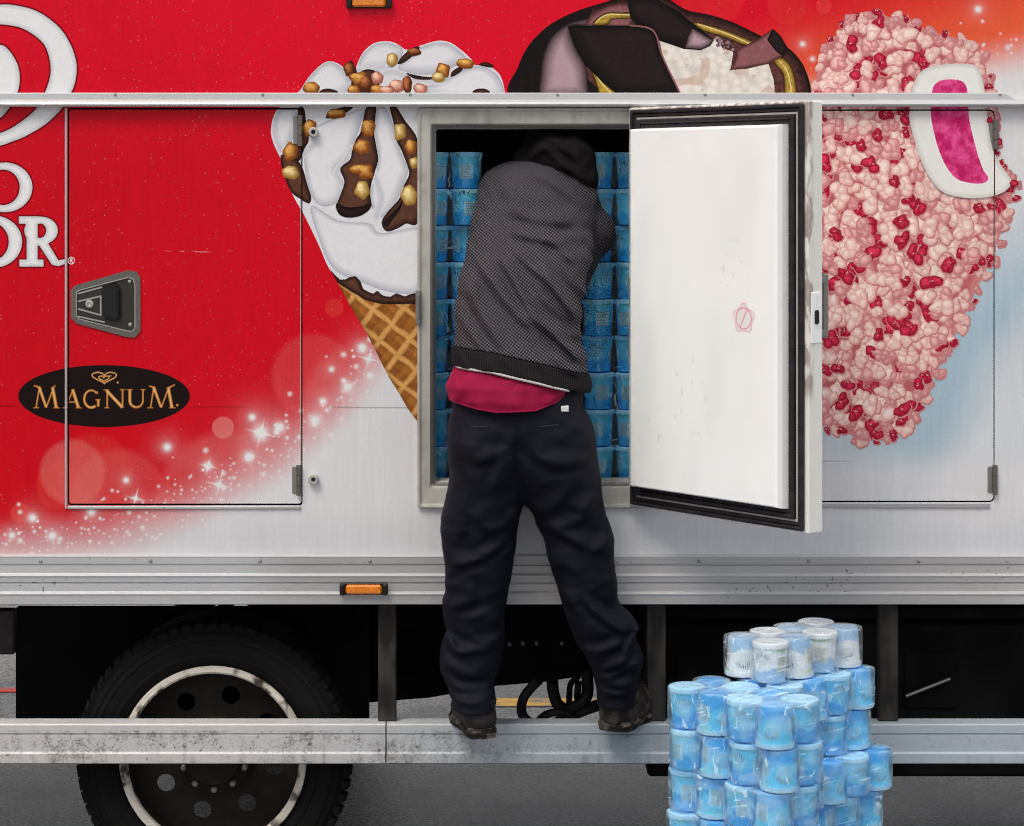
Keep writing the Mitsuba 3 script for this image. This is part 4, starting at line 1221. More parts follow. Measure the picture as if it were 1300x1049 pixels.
# --- trousers
YT = -0.2
LEG_L = [(470, 572, 700, -.15, .135), (505, 575, 702, -.165, .14), (516, 574, 702, -.17, .145), (540, 569, 700, -.175, .15), (560, 567, 669, -.178, .15), (578, 568, 690, -.178, .148), (606, 571, 678, -.172, .14), (634, 565, 667, -.165, .13), (659, 560, 660.5, -.16, .12),
         (675, 559.5, 658, -.158, .115), (702, 563, 655, -.15, .108), (716, 564, 652, -.148, .106), (753, 566.5, 644.5, -.14, .098), (767, 561, 642.5, -.135, .098), (788, 562, 639.5, -.128, .096), (806, 565, 640.5, -.122, .096), (827, 557, 639, -.118, .10), (846, 556.5, 636, -.112, .10),
         (859, 558, 633.5, -.108, .098), (869, 562, 628, -.105, .092), (883, 570, 626.5, -.125, .088), (896, 575, 627, -.135, .086), (912, 578, 627, -.14, .085)]
LEG_R = [(470, 615, 742, -.15, .135), (516, 616, 742, -.17, .145), (535, 622, 751, -.175, .15), (558, 630, 756.5, -.178, .15), (588, 642, 760, -.175, .146), (611, 652, 763.5, -.17, .14), (643, 667, 768, -.16, .128), (656, 677, 769.5, -.158, .122), (686, 689.5, 780, -.15, .112),
         (725, 699, 782, -.14, .106), (762, 711, 785, -.13, .10), (775, 715, 790, -.126, .10), (785, 718, 800, -.122, .10), (801, 724, 812, -.118, .104), (813, 728, 808.5, -.112, .10), (825, 732, 813, -.108, .10), (838, 742, 819, -.102, .10), (850, 748, 819, -.095, .098), (861, 753, 815, -.09, .092),
         (878, 757, 812, -.088, .086), (891, 759, 810, -.086, .08), (906, 760, 809, -.086, .078)]
h = 0.004
x, y, z = grid(-0.33, 0.47, -0.40, 0.03, P(0, 915, YT)[2], P(0, 478, YT)[2], h)
FL = loft_field(x, y, z, LEG_L, YT)
FR = loft_field(x, y, z, LEG_R, YT)
F = smin(FL, FR, (0.012 + 0.03 * np.clip((z - P(0, 650, YT)[2]) / 0.1, 0, 1)).astype(np.float32)[None, None, :])
TF = [([(560, 882), (580, 890), (604, 891), (626, 884)], 6, 4.5), ([(572, 874), (596, 878), (624, 872)], 5, 4), ([(757, 880), (778, 886), (806, 880)], 6, 4.5), ([(755, 864), (772, 862), (792, 854)], 6, 4), ([(640, 806), (618, 812), (596, 808)], 5, 5), ([(745, 846), (760, 838), (778, 836)], 5, 4.5), ([(568, 714), (585, 712), (606, 706), (628, 694), (648, 678)], 11, 6), ([(565, 804), (572, 818), (581, 830)], 12, 5), ([(581, 830), (598, 825), (628, 824)], 9, 5), ([(557, 842), (572, 848), (592, 858), (612, 856)], 9, 6), ([(562, 866), (585, 872), (612, 868)], 6, 5),
      ([(566, 772), (584, 766), (600, 752), (590, 735)], 6, 9), ([(635, 790), (615, 778), (590, 786)], 5, 8), ([(688, 660), (708, 672), (728, 682), (748, 694)], 10, 7), ([(703, 664), (728, 660), (744, 646), (752, 622)], 8, 7), ([(748, 694), (766, 690), (776, 672)], 7, 7),
      ([(738, 752), (752, 772), (772, 789), (800, 806)], 12, 5), ([(806, 788), (812, 802), (802, 812), (790, 832)], 11, 5), ([(735, 832), (757, 829), (778, 822), (796, 812)], 10, 5), ([(758, 852), (776, 848), (794, 838), (800, 826)], 10, 5), ([(790, 850), (806, 846), (818, 850)], 8, 5),
      ([(765, 870), (785, 874), (808, 868)], 6, 5), ([(712, 742), (722, 762), (740, 782)], 6, 7), ([(586, 566), (606, 578), (628, 572), (640, 556)], 7, 8), ([(652, 548), (640, 572), (632, 600), (618, 622)], 7, 9), ([(670, 560), (690, 578), (722, 584), (748, 576)], 6, 9),
      ([(600, 640), (612, 662), (630, 668)], 5, 8), ([(716, 632), (740, 640), (756, 620)], 6, 8), ([(655, 522), (656, 560), (658, 600), (662, 640)], -9, 4), ([(660, 640), (640, 660), (615, 668)], 5, 7), ([(676, 650), (700, 640), (726, 610)], 5, 8),
      ([(583, 538), (604, 541.5), (626, 541)], -4, 2.2), ([(684, 541.5), (708, 538), (731, 530)], -4, 2.2), ([(575, 690), (590, 660), (585, 620)], 4, 9), ([(700, 720), (716, 712), (738, 730)], 5, 8)]
H = folds(x, z, [(a_, b_ * 2.0 if b_ > 0 else b_, c_ * 0.85) for a_, b_, c_ in TF], YT)
n3 = lambda f1, f2, f3, seed: meshkit.fbm(np.stack(np.meshgrid(x * f1, y * f2, z * f3, indexing='ij'), -1)[:, ::3, :], 2, seed)


def crease(x, z, dirs, amp, seed):
    """small sharp creases that run along a direction of the cloth"""
    X, Z = np.meshgrid(x, z, indexing='ij')
    o = 0
    for i, (dx, dz, f1, f2, w) in enumerate(dirs):
        s_, t_ = X * dx + Z * dz, -X * dz + Z * dx
        wv = 0.35 * meshkit.noise(np.stack([X * 9, Z * 9, 0 * X], -1), seed + 20)
        q = meshkit.noise(np.stack([s_ * f1, t_ * f2 + wv * 3, 0 * X], -1), seed + i)
        gate = np.clip((meshkit.noise(np.stack([X * 7, Z * 7, 0 * X + 3], -1), seed + 40 + i) - 0.35) * 3, 0, 1)
        o = o + w * gate * (1 - np.abs(2 * q - 1)) ** 2
    return amp * o


def add_relief(F, H, yc, amp, fq, seed):
    # folds stand out on the back of the cloth and fade towards its outline
    yc = np.broadcast_to(yc, z.shape)
    w = np.clip((yc[None, None, :] - 0.015 - y[None, :, None]) / 0.06, 0.08, 1).astype(np.float32)
    F -= H[:, None, :].astype(np.float32) * w
    g = meshkit.fbm(np.stack(np.meshgrid(x * fq, [0.0], z * fq * 0.8, indexing='ij'), -1), 3, seed)[:, 0, :] - 0.5
    F -= (amp * g)[:, None, :].astype(np.float32)
    return F


H = H + crease(x, z, [(0.95, 0.25, 7, 26, 1.0), (0.9, -0.4, 6, 30, 0.8)], 0.008, 71)
H = gaussian_filter(H, 1.6)
F = add_relief(F, H, rows(LEG_R, z, YT)[2], 0.012, 13.0, 5)
zc = z[None, None, :]
hemL = P(0, 902, YT)[2]
F = np.maximum(F, (P(0, 906, YT)[2] - zc) * 0.8)
F = np.maximum(F, zc - P(0, 488, YT)[2])
tr = surface_nets(F, (x[0], y[0], z[0]), h)
relax(tr, 4)
obj('trousers', tr, 'trouser_twill', MAN, smooth=True, label='loose dark navy work trousers')
TRK = f'{MAN}__trousers'


def on_back(pts_, F_, yoff=0.0):
    """points of the drawing laid on the cloth as seen from behind"""
    out_ = []
    for u, v in pts_:
        yy = -0.2
        for _ in range(4):
            q = P(u, v, yy)
            i, k = int(np.clip(round((q[0] - x[0]) / h), 0, len(x) - 1)), int(np.clip(round((q[2] - z[0]) / h), 0, len(z) - 1))
            col = F_[i, :, k]
            ins = np.nonzero(col < 0)[0]
            yy = y[ins[0]] if len(ins) else yy
        out_.append([q[0], yy + yoff, q[2]])
    return np.array(out_)


for pp in ([(585, 540), (605, 542), (625, 541.5)], [(685, 542), (708, 539), (730, 531)]):
    obj('pocket_welt', tube(curve(on_back(pp, F, -0.001), 6, False), 0.0020, 6), 'stitch_light', TRK, smooth=40)
q = on_back([(717, 519)], F)[0]
obj('label', rbox(q[0] - 0.012, q[0] + 0.012, q[1] - 0.010, q[1] + 0.01, q[2] - 0.009, q[2] + 0.009, 0.002), 'tag_white', TRK)
TROU = (F, x, y, z)

# --- shirt hanging out under the sweatshirt
x, y, z = grid(-0.27, 0.24, -0.40, 0.06, P(0, 525, YT)[2], P(0, 430, YT)[2], h)
SH = [(430, 585, 725, -.12, .13), (458, 577, 732, -.145, .15), (472, 573, 733, -.16, .160), (490, 565, 733, -.172, .176), (507, 569, 728, -.176, .178), (519, 580, 722, -.176, .176), (526, 585, 718, -.176, .17)]
F = loft_field(x, y, z, SH, YT, 2.1)
H = folds(x, z, [([(574, 470), (580, 492), (578, 508)], 9, 4), ([(590, 470), (592, 495), (600, 512)], 6, 5), ([(640, 488), (652, 478), (664, 474)], 5, 5), ([(690, 512), (704, 500), (716, 494)], 7, 4), ([(620, 500), (640, 508), (668, 506)], 4, 6)], YT)
F = add_relief(F, H, -0.15, 0.006, 16.0, 9)
k_ = (DIST + YT) / DIST / S
V_ = lambda u, v: (v - 0) 
U = 650 + x / k_
hem_v = np.interp(U, [560, 572, 605, 631, 679, 705, 722], [497, 507, 515, 518.5, 516.5, 507.5, 495])
zb = EYE - (hem_v - 242) * k_
F = np.maximum(F, (zb[:, None, None] - z[None, None, :]) * 0.8)
F = np.maximum(F, z[None, None, :] - P(0, 436, YT)[2])
sm = surface_nets(F, (x[0], y[0], z[0]), h)
relax(sm, 4)
obj('shirt', sm, 'shirt_red', MAN, smooth=True, label='crimson shirt hanging out below the sweatshirt')
us = np.linspace(571, 719, 50)
hv = np.interp(us, [560, 572, 605, 631, 679, 705, 722], [497, 507, 515, 518.5, 516.5, 507.5, 495]) - 1.0
ze = EYE - (hv - 242) * k_
cx_h, a_h, cy_h, b_h = rows(SH, ze, YT)
xe = (us - 650) * k_
ye = cy_h - b_h * np.clip(1 - np.abs((xe - cx_h) / a_h) ** 2.1, 0.02, 1) ** (1 / 2.1)
q = np.stack([xe, ye - 0.001, ze], 1)
obj('hem', tube(q, 0.0028, 6), 'shirt_red', f'{MAN}__shirt', smooth=40)

# --- sweatshirt: back, raised right sleeve, left sleeve reaching in, hood
YH = -0.1
TORSO = [(199, 665, 742, .16, .09), (208.5, 636, 745, .15, .115), (218, 621, 748, .13, .125), (229, 614.5, 750, .11, .13), (250, 607.5, 752, .08, .135), (280, 599.5, 755, .035, .14), (328.5, 589, 750, -.035, .148), (346, 587, 746, -.055, .15), (376, 581, 739, -.085, .152),
         (411, 577.5, 734, -.115, .155), (429, 577, 736, -.13, .158), (450, 576, 743, -.145, .172), (485, 575, 744, -.155, .192), (505, 575, 742, -.155, .195)]
x, y, z = grid(-0.24, 0.40, -0.38, 0.52, P(0, 504, YT)[2], P(0, 150, 0.2)[2], h)
F = loft_field(x, y, z, TORSO, YH, 2.15)


def cone_field(F, a, b, ra, rb, k):
    """joins a tapering limb to the field"""
    a, b = np.asarray(a, np.float32), np.asarray(b, np.float32)
    lo, hi = np.minimum(a - ra, b - rb) - 0.06, np.maximum(a + ra, b + rb) + 0.06
    sl = tuple(slice(max(int(np.searchsorted(g, l)) - 1, 0), int(np.searchsorted(g, m)) + 1) for g, l, m in zip((x, y, z), lo, hi))
    X, Y, Z = x[sl[0]][:, None, None], y[sl[1]][None, :, None], z[sl[2]][None, None, :]
    ab = b - a
    t = np.clip(((X - a[0]) * ab[0] + (Y - a[1]) * ab[1] + (Z - a[2]) * ab[2]) / max(ab @ ab, 1e-9), 0, 1)
    d = np.sqrt((X - a[0] - t * ab[0]) ** 2 + (Y - a[1] - t * ab[1]) ** 2 + (Z - a[2] - t * ab[2]) ** 2) - (ra + (rb - ra) * t)
    F[sl] = smin(F[sl], d.astype(np.float32), np.float32(k))
    return F


SHR, ELR, WRR = P(722, 248, 0.12), P(752, 296, 0.10), P(712, 330, 0.34)
SHL, ELL, WRL = P(640, 243, 0.14), P(640, 300, 0.30), P(672, 318, 0.44)
for a, b, ra, rb, kk in ((SHR, ELR, .080, .066, .05), (ELR, P(732, 348, 0.06), .064, .05, .03), (ELR, WRR, .066, .045, .03), (SHL, ELL, .075, .058, .05), (ELL, WRL, .058, .044, .03)):
    F = cone_field(F, a, b, ra, rb, kk)
HF = [([(606, 330), (622, 352), (640, 376), (662, 400), (690, 418)], 11, 7), ([(628, 318), (648, 348), (664, 378), (680, 402), (706, 424), (734, 454)], 15, 6), ([(648, 312), (672, 336), (690, 352), (706, 370), (722, 390), (731, 404)], 12, 5.5), ([(676, 314), (690, 334), (702, 362), (716, 384)], 8, 5),
      ([(690, 300), (712, 318), (730, 334)], 8, 6), ([(590, 350), (604, 384), (624, 416), (640, 440)], 9, 7), ([(640, 292), (672, 300), (704, 306), (724, 312)], 9, 7), ([(636, 262), (668, 276), (700, 282), (736, 280)], 7, 8), ([(584, 395), (598, 420), (612, 438)], 6, 6),
      ([(704, 424), (720, 440), (736, 456)], 9, 5), ([(700, 406), (716, 420), (734, 424)], 8, 5), ([(736, 296), (748, 304), (752, 320)], 9, 4), ([(660, 214), (690, 226), (720, 244), (742, 268)], 8, 7), ([(626, 240), (660, 250), (690, 262)], 5, 9), ([(700, 440), (716, 462), (738, 470)], 7, 5)]
F = np.maximum(F, z[None, None, :] - P(0, 203, .1)[2])
H = folds(x, z, [(a_, b_ * 2.0, c_ * 0.85) for a_, b_, c_ in HF], -0.1)
H = H + crease(x, z, [(0.55, -0.83, 5, 24, 1.0), (0.85, -0.5, 6, 28, 0.6)], 0.010, 81)
H = gaussian_filter(H, 1.3)
F = add_relief(F, H, rows(TORSO, z, YH)[2] + 0.03, 0.010, 11.0, 14)
k_ = (DIST - 0.28) / DIST / S
U = 650 + x / k_
cut = np.interp(U, [560, 574, 624, 681, 716, 744, 760], [463.5, 464.5, 469, 482, 491, 498.5, 502])
Fh = np.maximum(F, ((EYE - (cut - 242) * k_)[:, None, None] - z[None, None, :]) * 0.8)
cloth = surface_nets(np.maximum(F, ((EYE - (cut - 22 - 242) * k_)[:, None, None] - z[None, None, :]) * 0.8), (x[0], y[0], z[0]), h)
relax(cloth, 4)
obj('sweatshirt', cloth, 'hoodie_mesh', MAN, smooth=True, label='charcoal open-weave hooded sweatshirt with the sleeves pushed into the freezer')
SWK = f'{MAN}__sweatshirt'
# ribbed waistband, a little fuller where the cloth blouses over it
band = np.maximum(Fh - 0.004, z[None, None, :] - (EYE - (cut - 21.5 - 242) * k_)[:, None, None])
bm = surface_nets(band, (x[0], y[0], z[0]), h)
relax(bm, 3)
obj('waistband', bm, 'hoodie_rib', SWK, smooth=True)
us = np.linspace(579, 722, 40)
cx_h, a_h, cy_h, b_h = rows(TORSO, np.array([EYE - (np.interp(u, [560, 574, 624, 681, 716, 744], [466, 467, 471.5, 484.5, 494, 500.5]) - 242) * k_ for u in us]), YH)
xe = (us - 650) * k_
ye = cy_h - b_h * np.clip(1 - np.abs((xe - cx_h) / a_h) ** 2.15, 0.02, 1) ** (1 / 2.15)
ze = EYE - (np.interp(us, [560, 574, 624, 681, 716, 744], [466, 467, 471.5, 484.5, 494, 500.5]) - 242) * k_
obj('lining_edge', tube(np.stack([xe, ye - 0.002, ze], 1), 0.0042, 6), 'shirt_white', SWK, smooth=40)

# hood thrown over the bowed head
hx, hy, hz = grid(-0.04, 0.36, -0.10, 0.42, P(0, 262, 0.1)[2], P(0, 140, 0.2)[2], h)
x, y, z = hx, hy, hz
F = np.full((len(x), len(y), len(z)), 1.0, np.float32)
for a, b, ra, rb, kk in ((P(700, 196, .20), P(716, 188, .24), .100, .092, .03), (P(688, 212, .12), P(730, 212, .13), .058, .062, .04), (P(728, 205, .13), P(737, 228, .12), .055, .040, .03), (P(672, 203, .13), P(700, 192, .12), .055, .065, .03), (P(690, 176, .16), P(716, 172, .18), .06, .06, .03), (P(726, 206, .07), P(740, 224, .06), .075, .050, .03), (P(700, 196, .08), P(724, 200, .07), .07, .07, .03), (P(741, 222, .07), P(745, 240, .09), .042, .026, .02), (P(664, 214, .10), P(690, 220, .06), .026, .03, .02), (P(690, 221, .06), P(728, 232, .07), .028, .03, .02)):
    F = cone_field(F, a, b, ra, rb, kk)
H = folds(x, z, [([(668, 206), (690, 190), (712, 190), (732, 206)], 10, 5), ([(676, 200), (700, 178), (726, 182), (744, 200)], 8, 5), ([(700, 214), (722, 216), (742, 236)], 10, 5), ([(694, 176), (716, 190), (736, 214)], 10, 4), ([(684, 186), (706, 202), (728, 226)], 9, 4)], 0.1)
F = add_relief(F, H, 0.3, 0.018, 18.0, 31)
hm = surface_nets(F, (x[0], y[0], z[0]), h)
relax(hm, 3)
obj('hood', hm, 'hood_shaded', SWK, smooth=True, label='hood over the bowed head with its shade coloured in')

# --- the body inside the clothes: one surface from head to ankles, with hands in the freezer
hb_ = 0.006
x, y, z = grid(-0.30, 0.45, -0.36, 0.62, 0.60, 2.56, hb_)
F = np.full((len(x), len(y), len(z)), 0.5, np.float32)
HEAD = P(706, 192, .23)
hipL, hipR = P(628, 540, -.16), P(692, 540, -.16)
kneeL, kneeR = P(604, 738, -.12), P(742, 738, -.12)
ankL, ankR = P(602, 890, -.08), P(784, 884, -.07)
limbs = [(hipL, kneeL, .085, .055, .04), (kneeL, ankL, .055, .038, .02), (hipR, kneeR, .085, .055, .04), (kneeR, ankR, .055, .038, .02), (hipL, hipR, .10, .10, .05), (P(660, 500, -.14), P(668, 400, -.08), .12, .125, .06), (P(668, 400, -.08), P(682, 262, .09), .125, .11, .06),
         (P(655, 256, .11), P(712, 258, .11), .075, .075, .05), (P(690, 232, .14), HEAD, .055, .06, .03), (SHR, ELR, .05, .042, .03), (ELR, WRR, .042, .027, .02), (SHL, ELL, .05, .042, .03), (ELL, WRL, .042, .027, .02), (HEAD, HEAD + [0, .03, -.03], .088, .075, .02),
         (HEAD + [0, .09, -.02], HEAD + [0, .115, -.05], .012, .016, .012), (HEAD + [.085, .0, -.01], HEAD + [.095, -.01, .01], .012, .016, .01), (HEAD + [-.085, .0, -.01], HEAD + [-.095, -.01, .01], .012, .016, .01)]
for a, b, ra, rb, kk in limbs:
    F = cone_field(F, a, b, ra, rb, kk)
for Wp, E, sgn in ((WRR, ELR, 1), (WRL, ELL, -1)):
    d = (Wp - E) / np.linalg.norm(Wp - E)
    up = np.array([0, 0, 1.0]) - d * d[2]
    up /= np.linalg.norm(up)
    lat = np.cross(d, up)
    palm = Wp + d * 0.085
    F = cone_field(F, Wp, palm, .028, .030, .02)
    F = cone_field(F, palm + lat * .028, palm - lat * .028, .016, .016, .012)
    for i, L in enumerate((.070, .078, .072, .056)):
        r0 = palm + lat * (0.030 - 0.020 * i)
        m1 = r0 + d * L * .55 - up * .006
        m2 = m1 + d * L * .32 - up * .022
        F = cone_field(F, r0, m1, .0095, .009, .004)
        F = cone_field(F, m1, m2, .009, .008, .003)
    t0 = Wp + d * 0.035 + lat * 0.028 * sgn
    F = cone_field(F, t0, t0 + d * .035 + lat * .028 * sgn - up * .012, .012, .010, .008)
    F = cone_field(F, t0 + d * .035 + lat * .028 * sgn - up * .012, t0 + d * .06 + lat * .03 * sgn - up * .022, .010, .009, .003)
bd_ = surface_nets(F, (x[0], y[0], z[0]), hb_)
relax(bd_, 6)
scene[MAN] = mikit.ply(bd_, 'skin', smooth=True)
sk_ = trimesh.creation.icosphere(3, 0.1)
sk_.vertices *= [0.93, 0.95, 0.95]
sk_.vertices += 0.004 * (meshkit.noise(sk_.vertices * 60, 3)[:, None] - 0.5) * sk_.vertices / 0.1
sk_ = trimesh.intersections.slice_mesh_plane(sk_, [0, -0.6, 0.8], [0, 0.03, -0.01])
sk_.apply_translation(HEAD + [0, 0.0, 0.004])
obj('hair', sk_, 'hair_black', MAN, smooth=True)


# --- boots
def boot(heel, yaw, leather, wid, lab):
    global x, y, z
    hh_ = 0.0032
    x, y, z = grid(-0.08, 0.08, -0.04, 0.32, -0.005, 0.18, hh_)
    F = np.full((len(x), len(y), len(z)), 0.5, np.float32)
    for a, b, ra, rb, kk in (((0, .045, .055), (0, .05, .15), .043, .045, .02), ((0, .04, .048), (0, .14, .055), .042, .042, .02), ((0, .14, .055), (.004, .235, .05), .044, .044, .03), ((-.006, .20, .045), (.0, .25, .045), .045, .040, .03), ((0, .05, .13), (0, .15, .075), .04, .036, .03)):
        F = cone_field(F, a, b, ra * wid, rb * wid, kk)
    fold = 0.003 * np.sin(y * 190)[None, :, None] * np.clip((z - 0.06) / 0.03, 0, 1)[None, None, :] * np.clip(1 - np.abs(y - 0.16) / 0.05, 0, 1)[None, :, None]
    F = F + fold.astype(np.float32)
    F = np.maximum(F, 0.024 - z[None, None, :])
    F = np.maximum(F, z[None, None, :] - 0.115)
    up_ = surface_nets(F, (x[0], y[0], z[0]), hh_)
    relax(up_, 3)
    foot = Polygon(curve([(-.032, 0.0), (0, -.008), (.032, 0.0), (.041, .04), (.038, .11), (.047, .19), (.043, .25), (.012, .296), (-.022, .29), (-.05, .24), (-.05, .18), (-.04, .11), (-.041, .04)], 6)).buffer(0.004)
    foot = affinity.scale(foot, wid, 1, origin=(0, 0))
    ms = []
    for g_, a0, a1 in ((foot.buffer(-0.003), 0.0, 0.011), (foot, 0.0115, 0.024), (foot.buffer(-0.004), 0.0245, 0.031)):
        m = trimesh.creation.extrude_polygon(g_, a1 - a0, engine='earcut')
        m.apply_translation((0, 0, a0))
        ms.append(m)
    lug_ = []
    for yy in np.arange(0.0, 0.285, 0.021):
        w_ = 0.040 * wid + 0.004
        for s_ in (-1, 1):
            bxm = trimesh.creation.box((0.02, 0.013, 0.012))
            bxm.apply_translation((s_ * (w_ - 0.012), yy + 0.006, 0.004))
            lug_.append(bxm)
    Mx = T().translate([float(v) for v in heel]).rotate([0, 0, 1], -yaw)
    b_ = part('boot', MAN)
    labels[b_] = {'label': lab}
    obj('upper', up_, leather, b_, smooth=True, to_world=Mx)
    obj('sole', cat(ms), 'boot_sole', b_, smooth=30, to_world=Mx)
    rim = Polygon([(0.043 * wid * math.cos(t), 0.05 + 0.045 * math.sin(t)) for t in np.linspace(0, 2 * np.pi, 30)])
    q_ = np.array([(0.0425 * wid * math.cos(t), 0.045 + 0.043 * math.sin(t), 0.075) for t in np.linspace(math.pi, 2 * np.pi, 20)])
    obj('stitching', tube(q_, 0.0016, 5), 'stitch_light', b_, to_world=Mx)
    q_ = np.array([(0.0445 * wid * math.cos(t), 0.045 + 0.045 * math.sin(t), 0.05) for t in np.linspace(math.pi, 2 * np.pi, 20)])
    obj('stitching', tube(q_, 0.0016, 5), 'stitch_light', b_, to_world=Mx)


hl = P(613, 934, -0.20)
boot((hl[0], -0.205, zt + 0.0005), -13, 'boot_dark', 1.12, 'left boot with its heel overhanging the guard rail')
hr = P(782, 916, -0.09)
boot((hr[0] - 0.012, -0.11, zt + 0.0005), 27, 'boot_leather', 1.32, 'worn brown right boot turned outwards on the guard rail')
# ------------------------------------------------------------------ tubs of ice cream
def tub_label(base, band, panel, green):
    B, D, N_, G = lin(base), lin(band), lin(panel), lin(green)

    def fn(p, n, uv):
        u, v = uv.x * 2 - dr.floor(uv.x * 2), uv.y
        col = mi.Color3f(*B)
        col = mix(col, mi.Color3f(*G), smoothstep(0.080, 0.100, v + 0.006 * dr.sin(u * 12)) * 0.8 * smoothstep(0.3, 0.7, noise(u * 6, v * 40)))
        col = mix(col, mi.Color3f(*D), smoothstep(0.046, 0.040, v + 0.010 * dr.sin(u * 6.28)))
        # oval emblem with bars of small print
        e = dr.sqrt(dr.square((u - 0.3) / 0.17) + dr.square((v - 0.066) / 0.024))
        col = mix(col, mi.Color3f(*N_), smoothstep(1.0, 0.93, e) * 0.4)
        col = mix(col, mi.Color3f(*lin('#1c5fae')), smoothstep(0.09, 0.03, abs(e - 1.05)) * 0.2)
        col = mix(col, mi.Color3f(*lin('#12324e')), smoothstep(0.52, 0.58, e) * smoothstep(0.98, 0.92, e) * smoothstep(0.068, 0.071, v) * smoothstep(-0.4, 0.2, dr.sin(u * 150)) * 0.8)
        row = dr.floor(v * 190)
        lines_ = smoothstep(-0.2, 0.2, dr.sin(v * 190 * 6.2832)) * smoothstep(0.90 - 0.10 * cell_rand(row, 3.0), 0.88 - 0.10 * cell_rand(row, 3.0), u)
        ch = smoothstep(-0.3, 0.3, dr.sin(u * 190 + 3 * cell_rand(row, 5.0))) * lines_
        col = mix(col, mi.Color3f(*lin('#2b5f96')), ch * smoothstep(0.72, 0.6, e) * 0.7)
        inb = smoothstep(0.60, 0.61, u) * smoothstep(0.92, 0.91, u) * smoothstep(0.030, 0.032, v) * smoothstep(0.078, 0.076, v)
        col = mix(col, mi.Color3f(*N_), inb * 0.85)
        col = mix(col, mi.Color3f(*lin('#40505e')), inb * lines_ * smoothstep(0.62, 0.64, u) * 0.75)
        return col
    return proc(fn)


mat('tub_white', tub_label('#eef1f2', '#9cc4e6', '#f0eddc', '#9cc98a'), rough=0.3, spec=0.4)
mat('tub_blue', tub_label('#6fdcfa', '#27b4f0', '#eef7f8', '#9fe2dc'), rough=0.3, spec=0.4)
mat('tub_deep', tub_label('#62d6ff', '#2fb4fa', '#d4f2fa', '#6ae6ec'), rough=0.2, spec=0.6, clearcoat=0.6, bump=(proc(lambda p, n, uv: fbm(uv.x * 14, uv.y * 70 + uv.x * 9), eps=1e-3), 0.004))
mat('lid_white', proc(lambda p, n, uv: mix(C('#dfe6ec'), C('#f2f4f5'), noise(p.x * 40, p.y * 40, p.z * 40))), rough=0.3, spec=0.4)
mat('lid_blue', proc(lambda p, n, uv: mix(C('#cfe6f5'), C('#e6f3fa'), noise(p.x * 40, p.y * 40, p.z * 40))), rough=0.3, spec=0.4)
mat('lid_deep', '#9fe0fc', rough=0.25, spec=0.5)

RT = 0.052
TH = 0.116
body_p = [(0, 0.0), (0.0405, 0.0), (0.0425, 0.002), (0.0435, 0.008), (0.0450, 0.03), (0.0470, 0.06), (0.0490, 0.09), (0.0495, 0.099), (0.0515, 0.1005), (0.0518, 0.104)]
lid_p = [(0.0521, 0.1015), (0.0535, 0.102), (0.0538, 0.110), (0.0530, 0.1145), (0.0510, 0.116), (0.0475, 0.116), (0.0460, 0.1135), (0.0, 0.1135)]
bv, bf, buv = lathe(body_p, 36)
lv, lf, luv = lathe(lid_p, 36)
TUB = mikit.ply((bv, bf), None, smooth=True, uv=buv)
LID = mikit.ply((lv, lf), None, smooth=35)


def tub(key, Mx, body_m, lid_m, parent=None):
    if parent:
        key = part('tub', parent)
    obj('body', TUB, body_m, key, to_world=Mx)
    obj('lid', LID, lid_m, key, to_world=Mx)
    return key


# --- rows of tubs in the freezer
WORDS = ['first', 'second', 'third', 'fourth', 'fifth', 'sixth', 'seventh', 'eighth', 'ninth']
PITCH = 0.1215
XC = [-0.262 + 0.1095 * i for i in range(7)]
tr_ = np.random.default_rng(4)
mat('slip_sheet', '#0b3f66', rough=0.5, spec=0.2)
for r in range(9):                     # counted from the top
    zb_ = 1.3365 + PITCH * (8 - r)
    for c in range(7):
        if c in (2, 3, 4) and r < 4:     # already taken out
            continue
        key = numbered('ice_cream_tub')
        jx, jy = tr_.normal() * 0.001, tr_.normal() * 0.004
        yd = 0.215 + (0.03 if (r in (2, 5)) else 0.0)
        Mx = T().translate([XC[c] + jx, yd + jy, zb_]).rotate([0, 0, 1], float(tr_.random() * 360)) @ T().scale([1.015, 1.015, 1.03])
        tub(key, Mx, 'tub_deep', 'lid_deep')
        side_w = {0: 'outermost column at the left', 1: 'second column from the left', 2: 'third column from the left', 3: 'middle column', 4: 'third column from the right', 5: 'second column from the right', 6: 'outermost column at the right'}[c]
        tag(key, f'blue ice cream tub in freezer, {side_w}, {WORDS[r]} row down', 'tub', 'blue tubs stacked in the freezer')


def film_mat(key, tint, milky_glare, amount):
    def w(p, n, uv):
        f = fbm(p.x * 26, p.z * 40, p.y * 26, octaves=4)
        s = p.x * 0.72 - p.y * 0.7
        cr = smoothstep(0.82, 0.93, noise(s * 22 + p.z * 30, s * 60 - p.z * 190, p.y * 9)) + smoothstep(0.84, 0.94, noise(s * 150 + 4 * f, p.z * 22 + s * 20, 3.0))  # pale streaks that paint the glare of crumpled film into the blend
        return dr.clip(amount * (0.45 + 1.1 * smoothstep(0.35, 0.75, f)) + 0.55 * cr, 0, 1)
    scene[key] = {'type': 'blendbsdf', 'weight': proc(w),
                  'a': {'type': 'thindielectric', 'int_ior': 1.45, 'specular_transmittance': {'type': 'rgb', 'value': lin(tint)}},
                  'b': {'type': 'twosided', 'bsdf': {'type': 'principled', 'base_color': {'type': 'rgb', 'value': lin(milky_glare)}, 'roughness': 0.28, 'specular': 0.6}}}


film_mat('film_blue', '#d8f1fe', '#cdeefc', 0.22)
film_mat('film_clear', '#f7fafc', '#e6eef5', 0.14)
film_mat('film_deep', '#f2fbff', '#a9dcf6', 0.05)


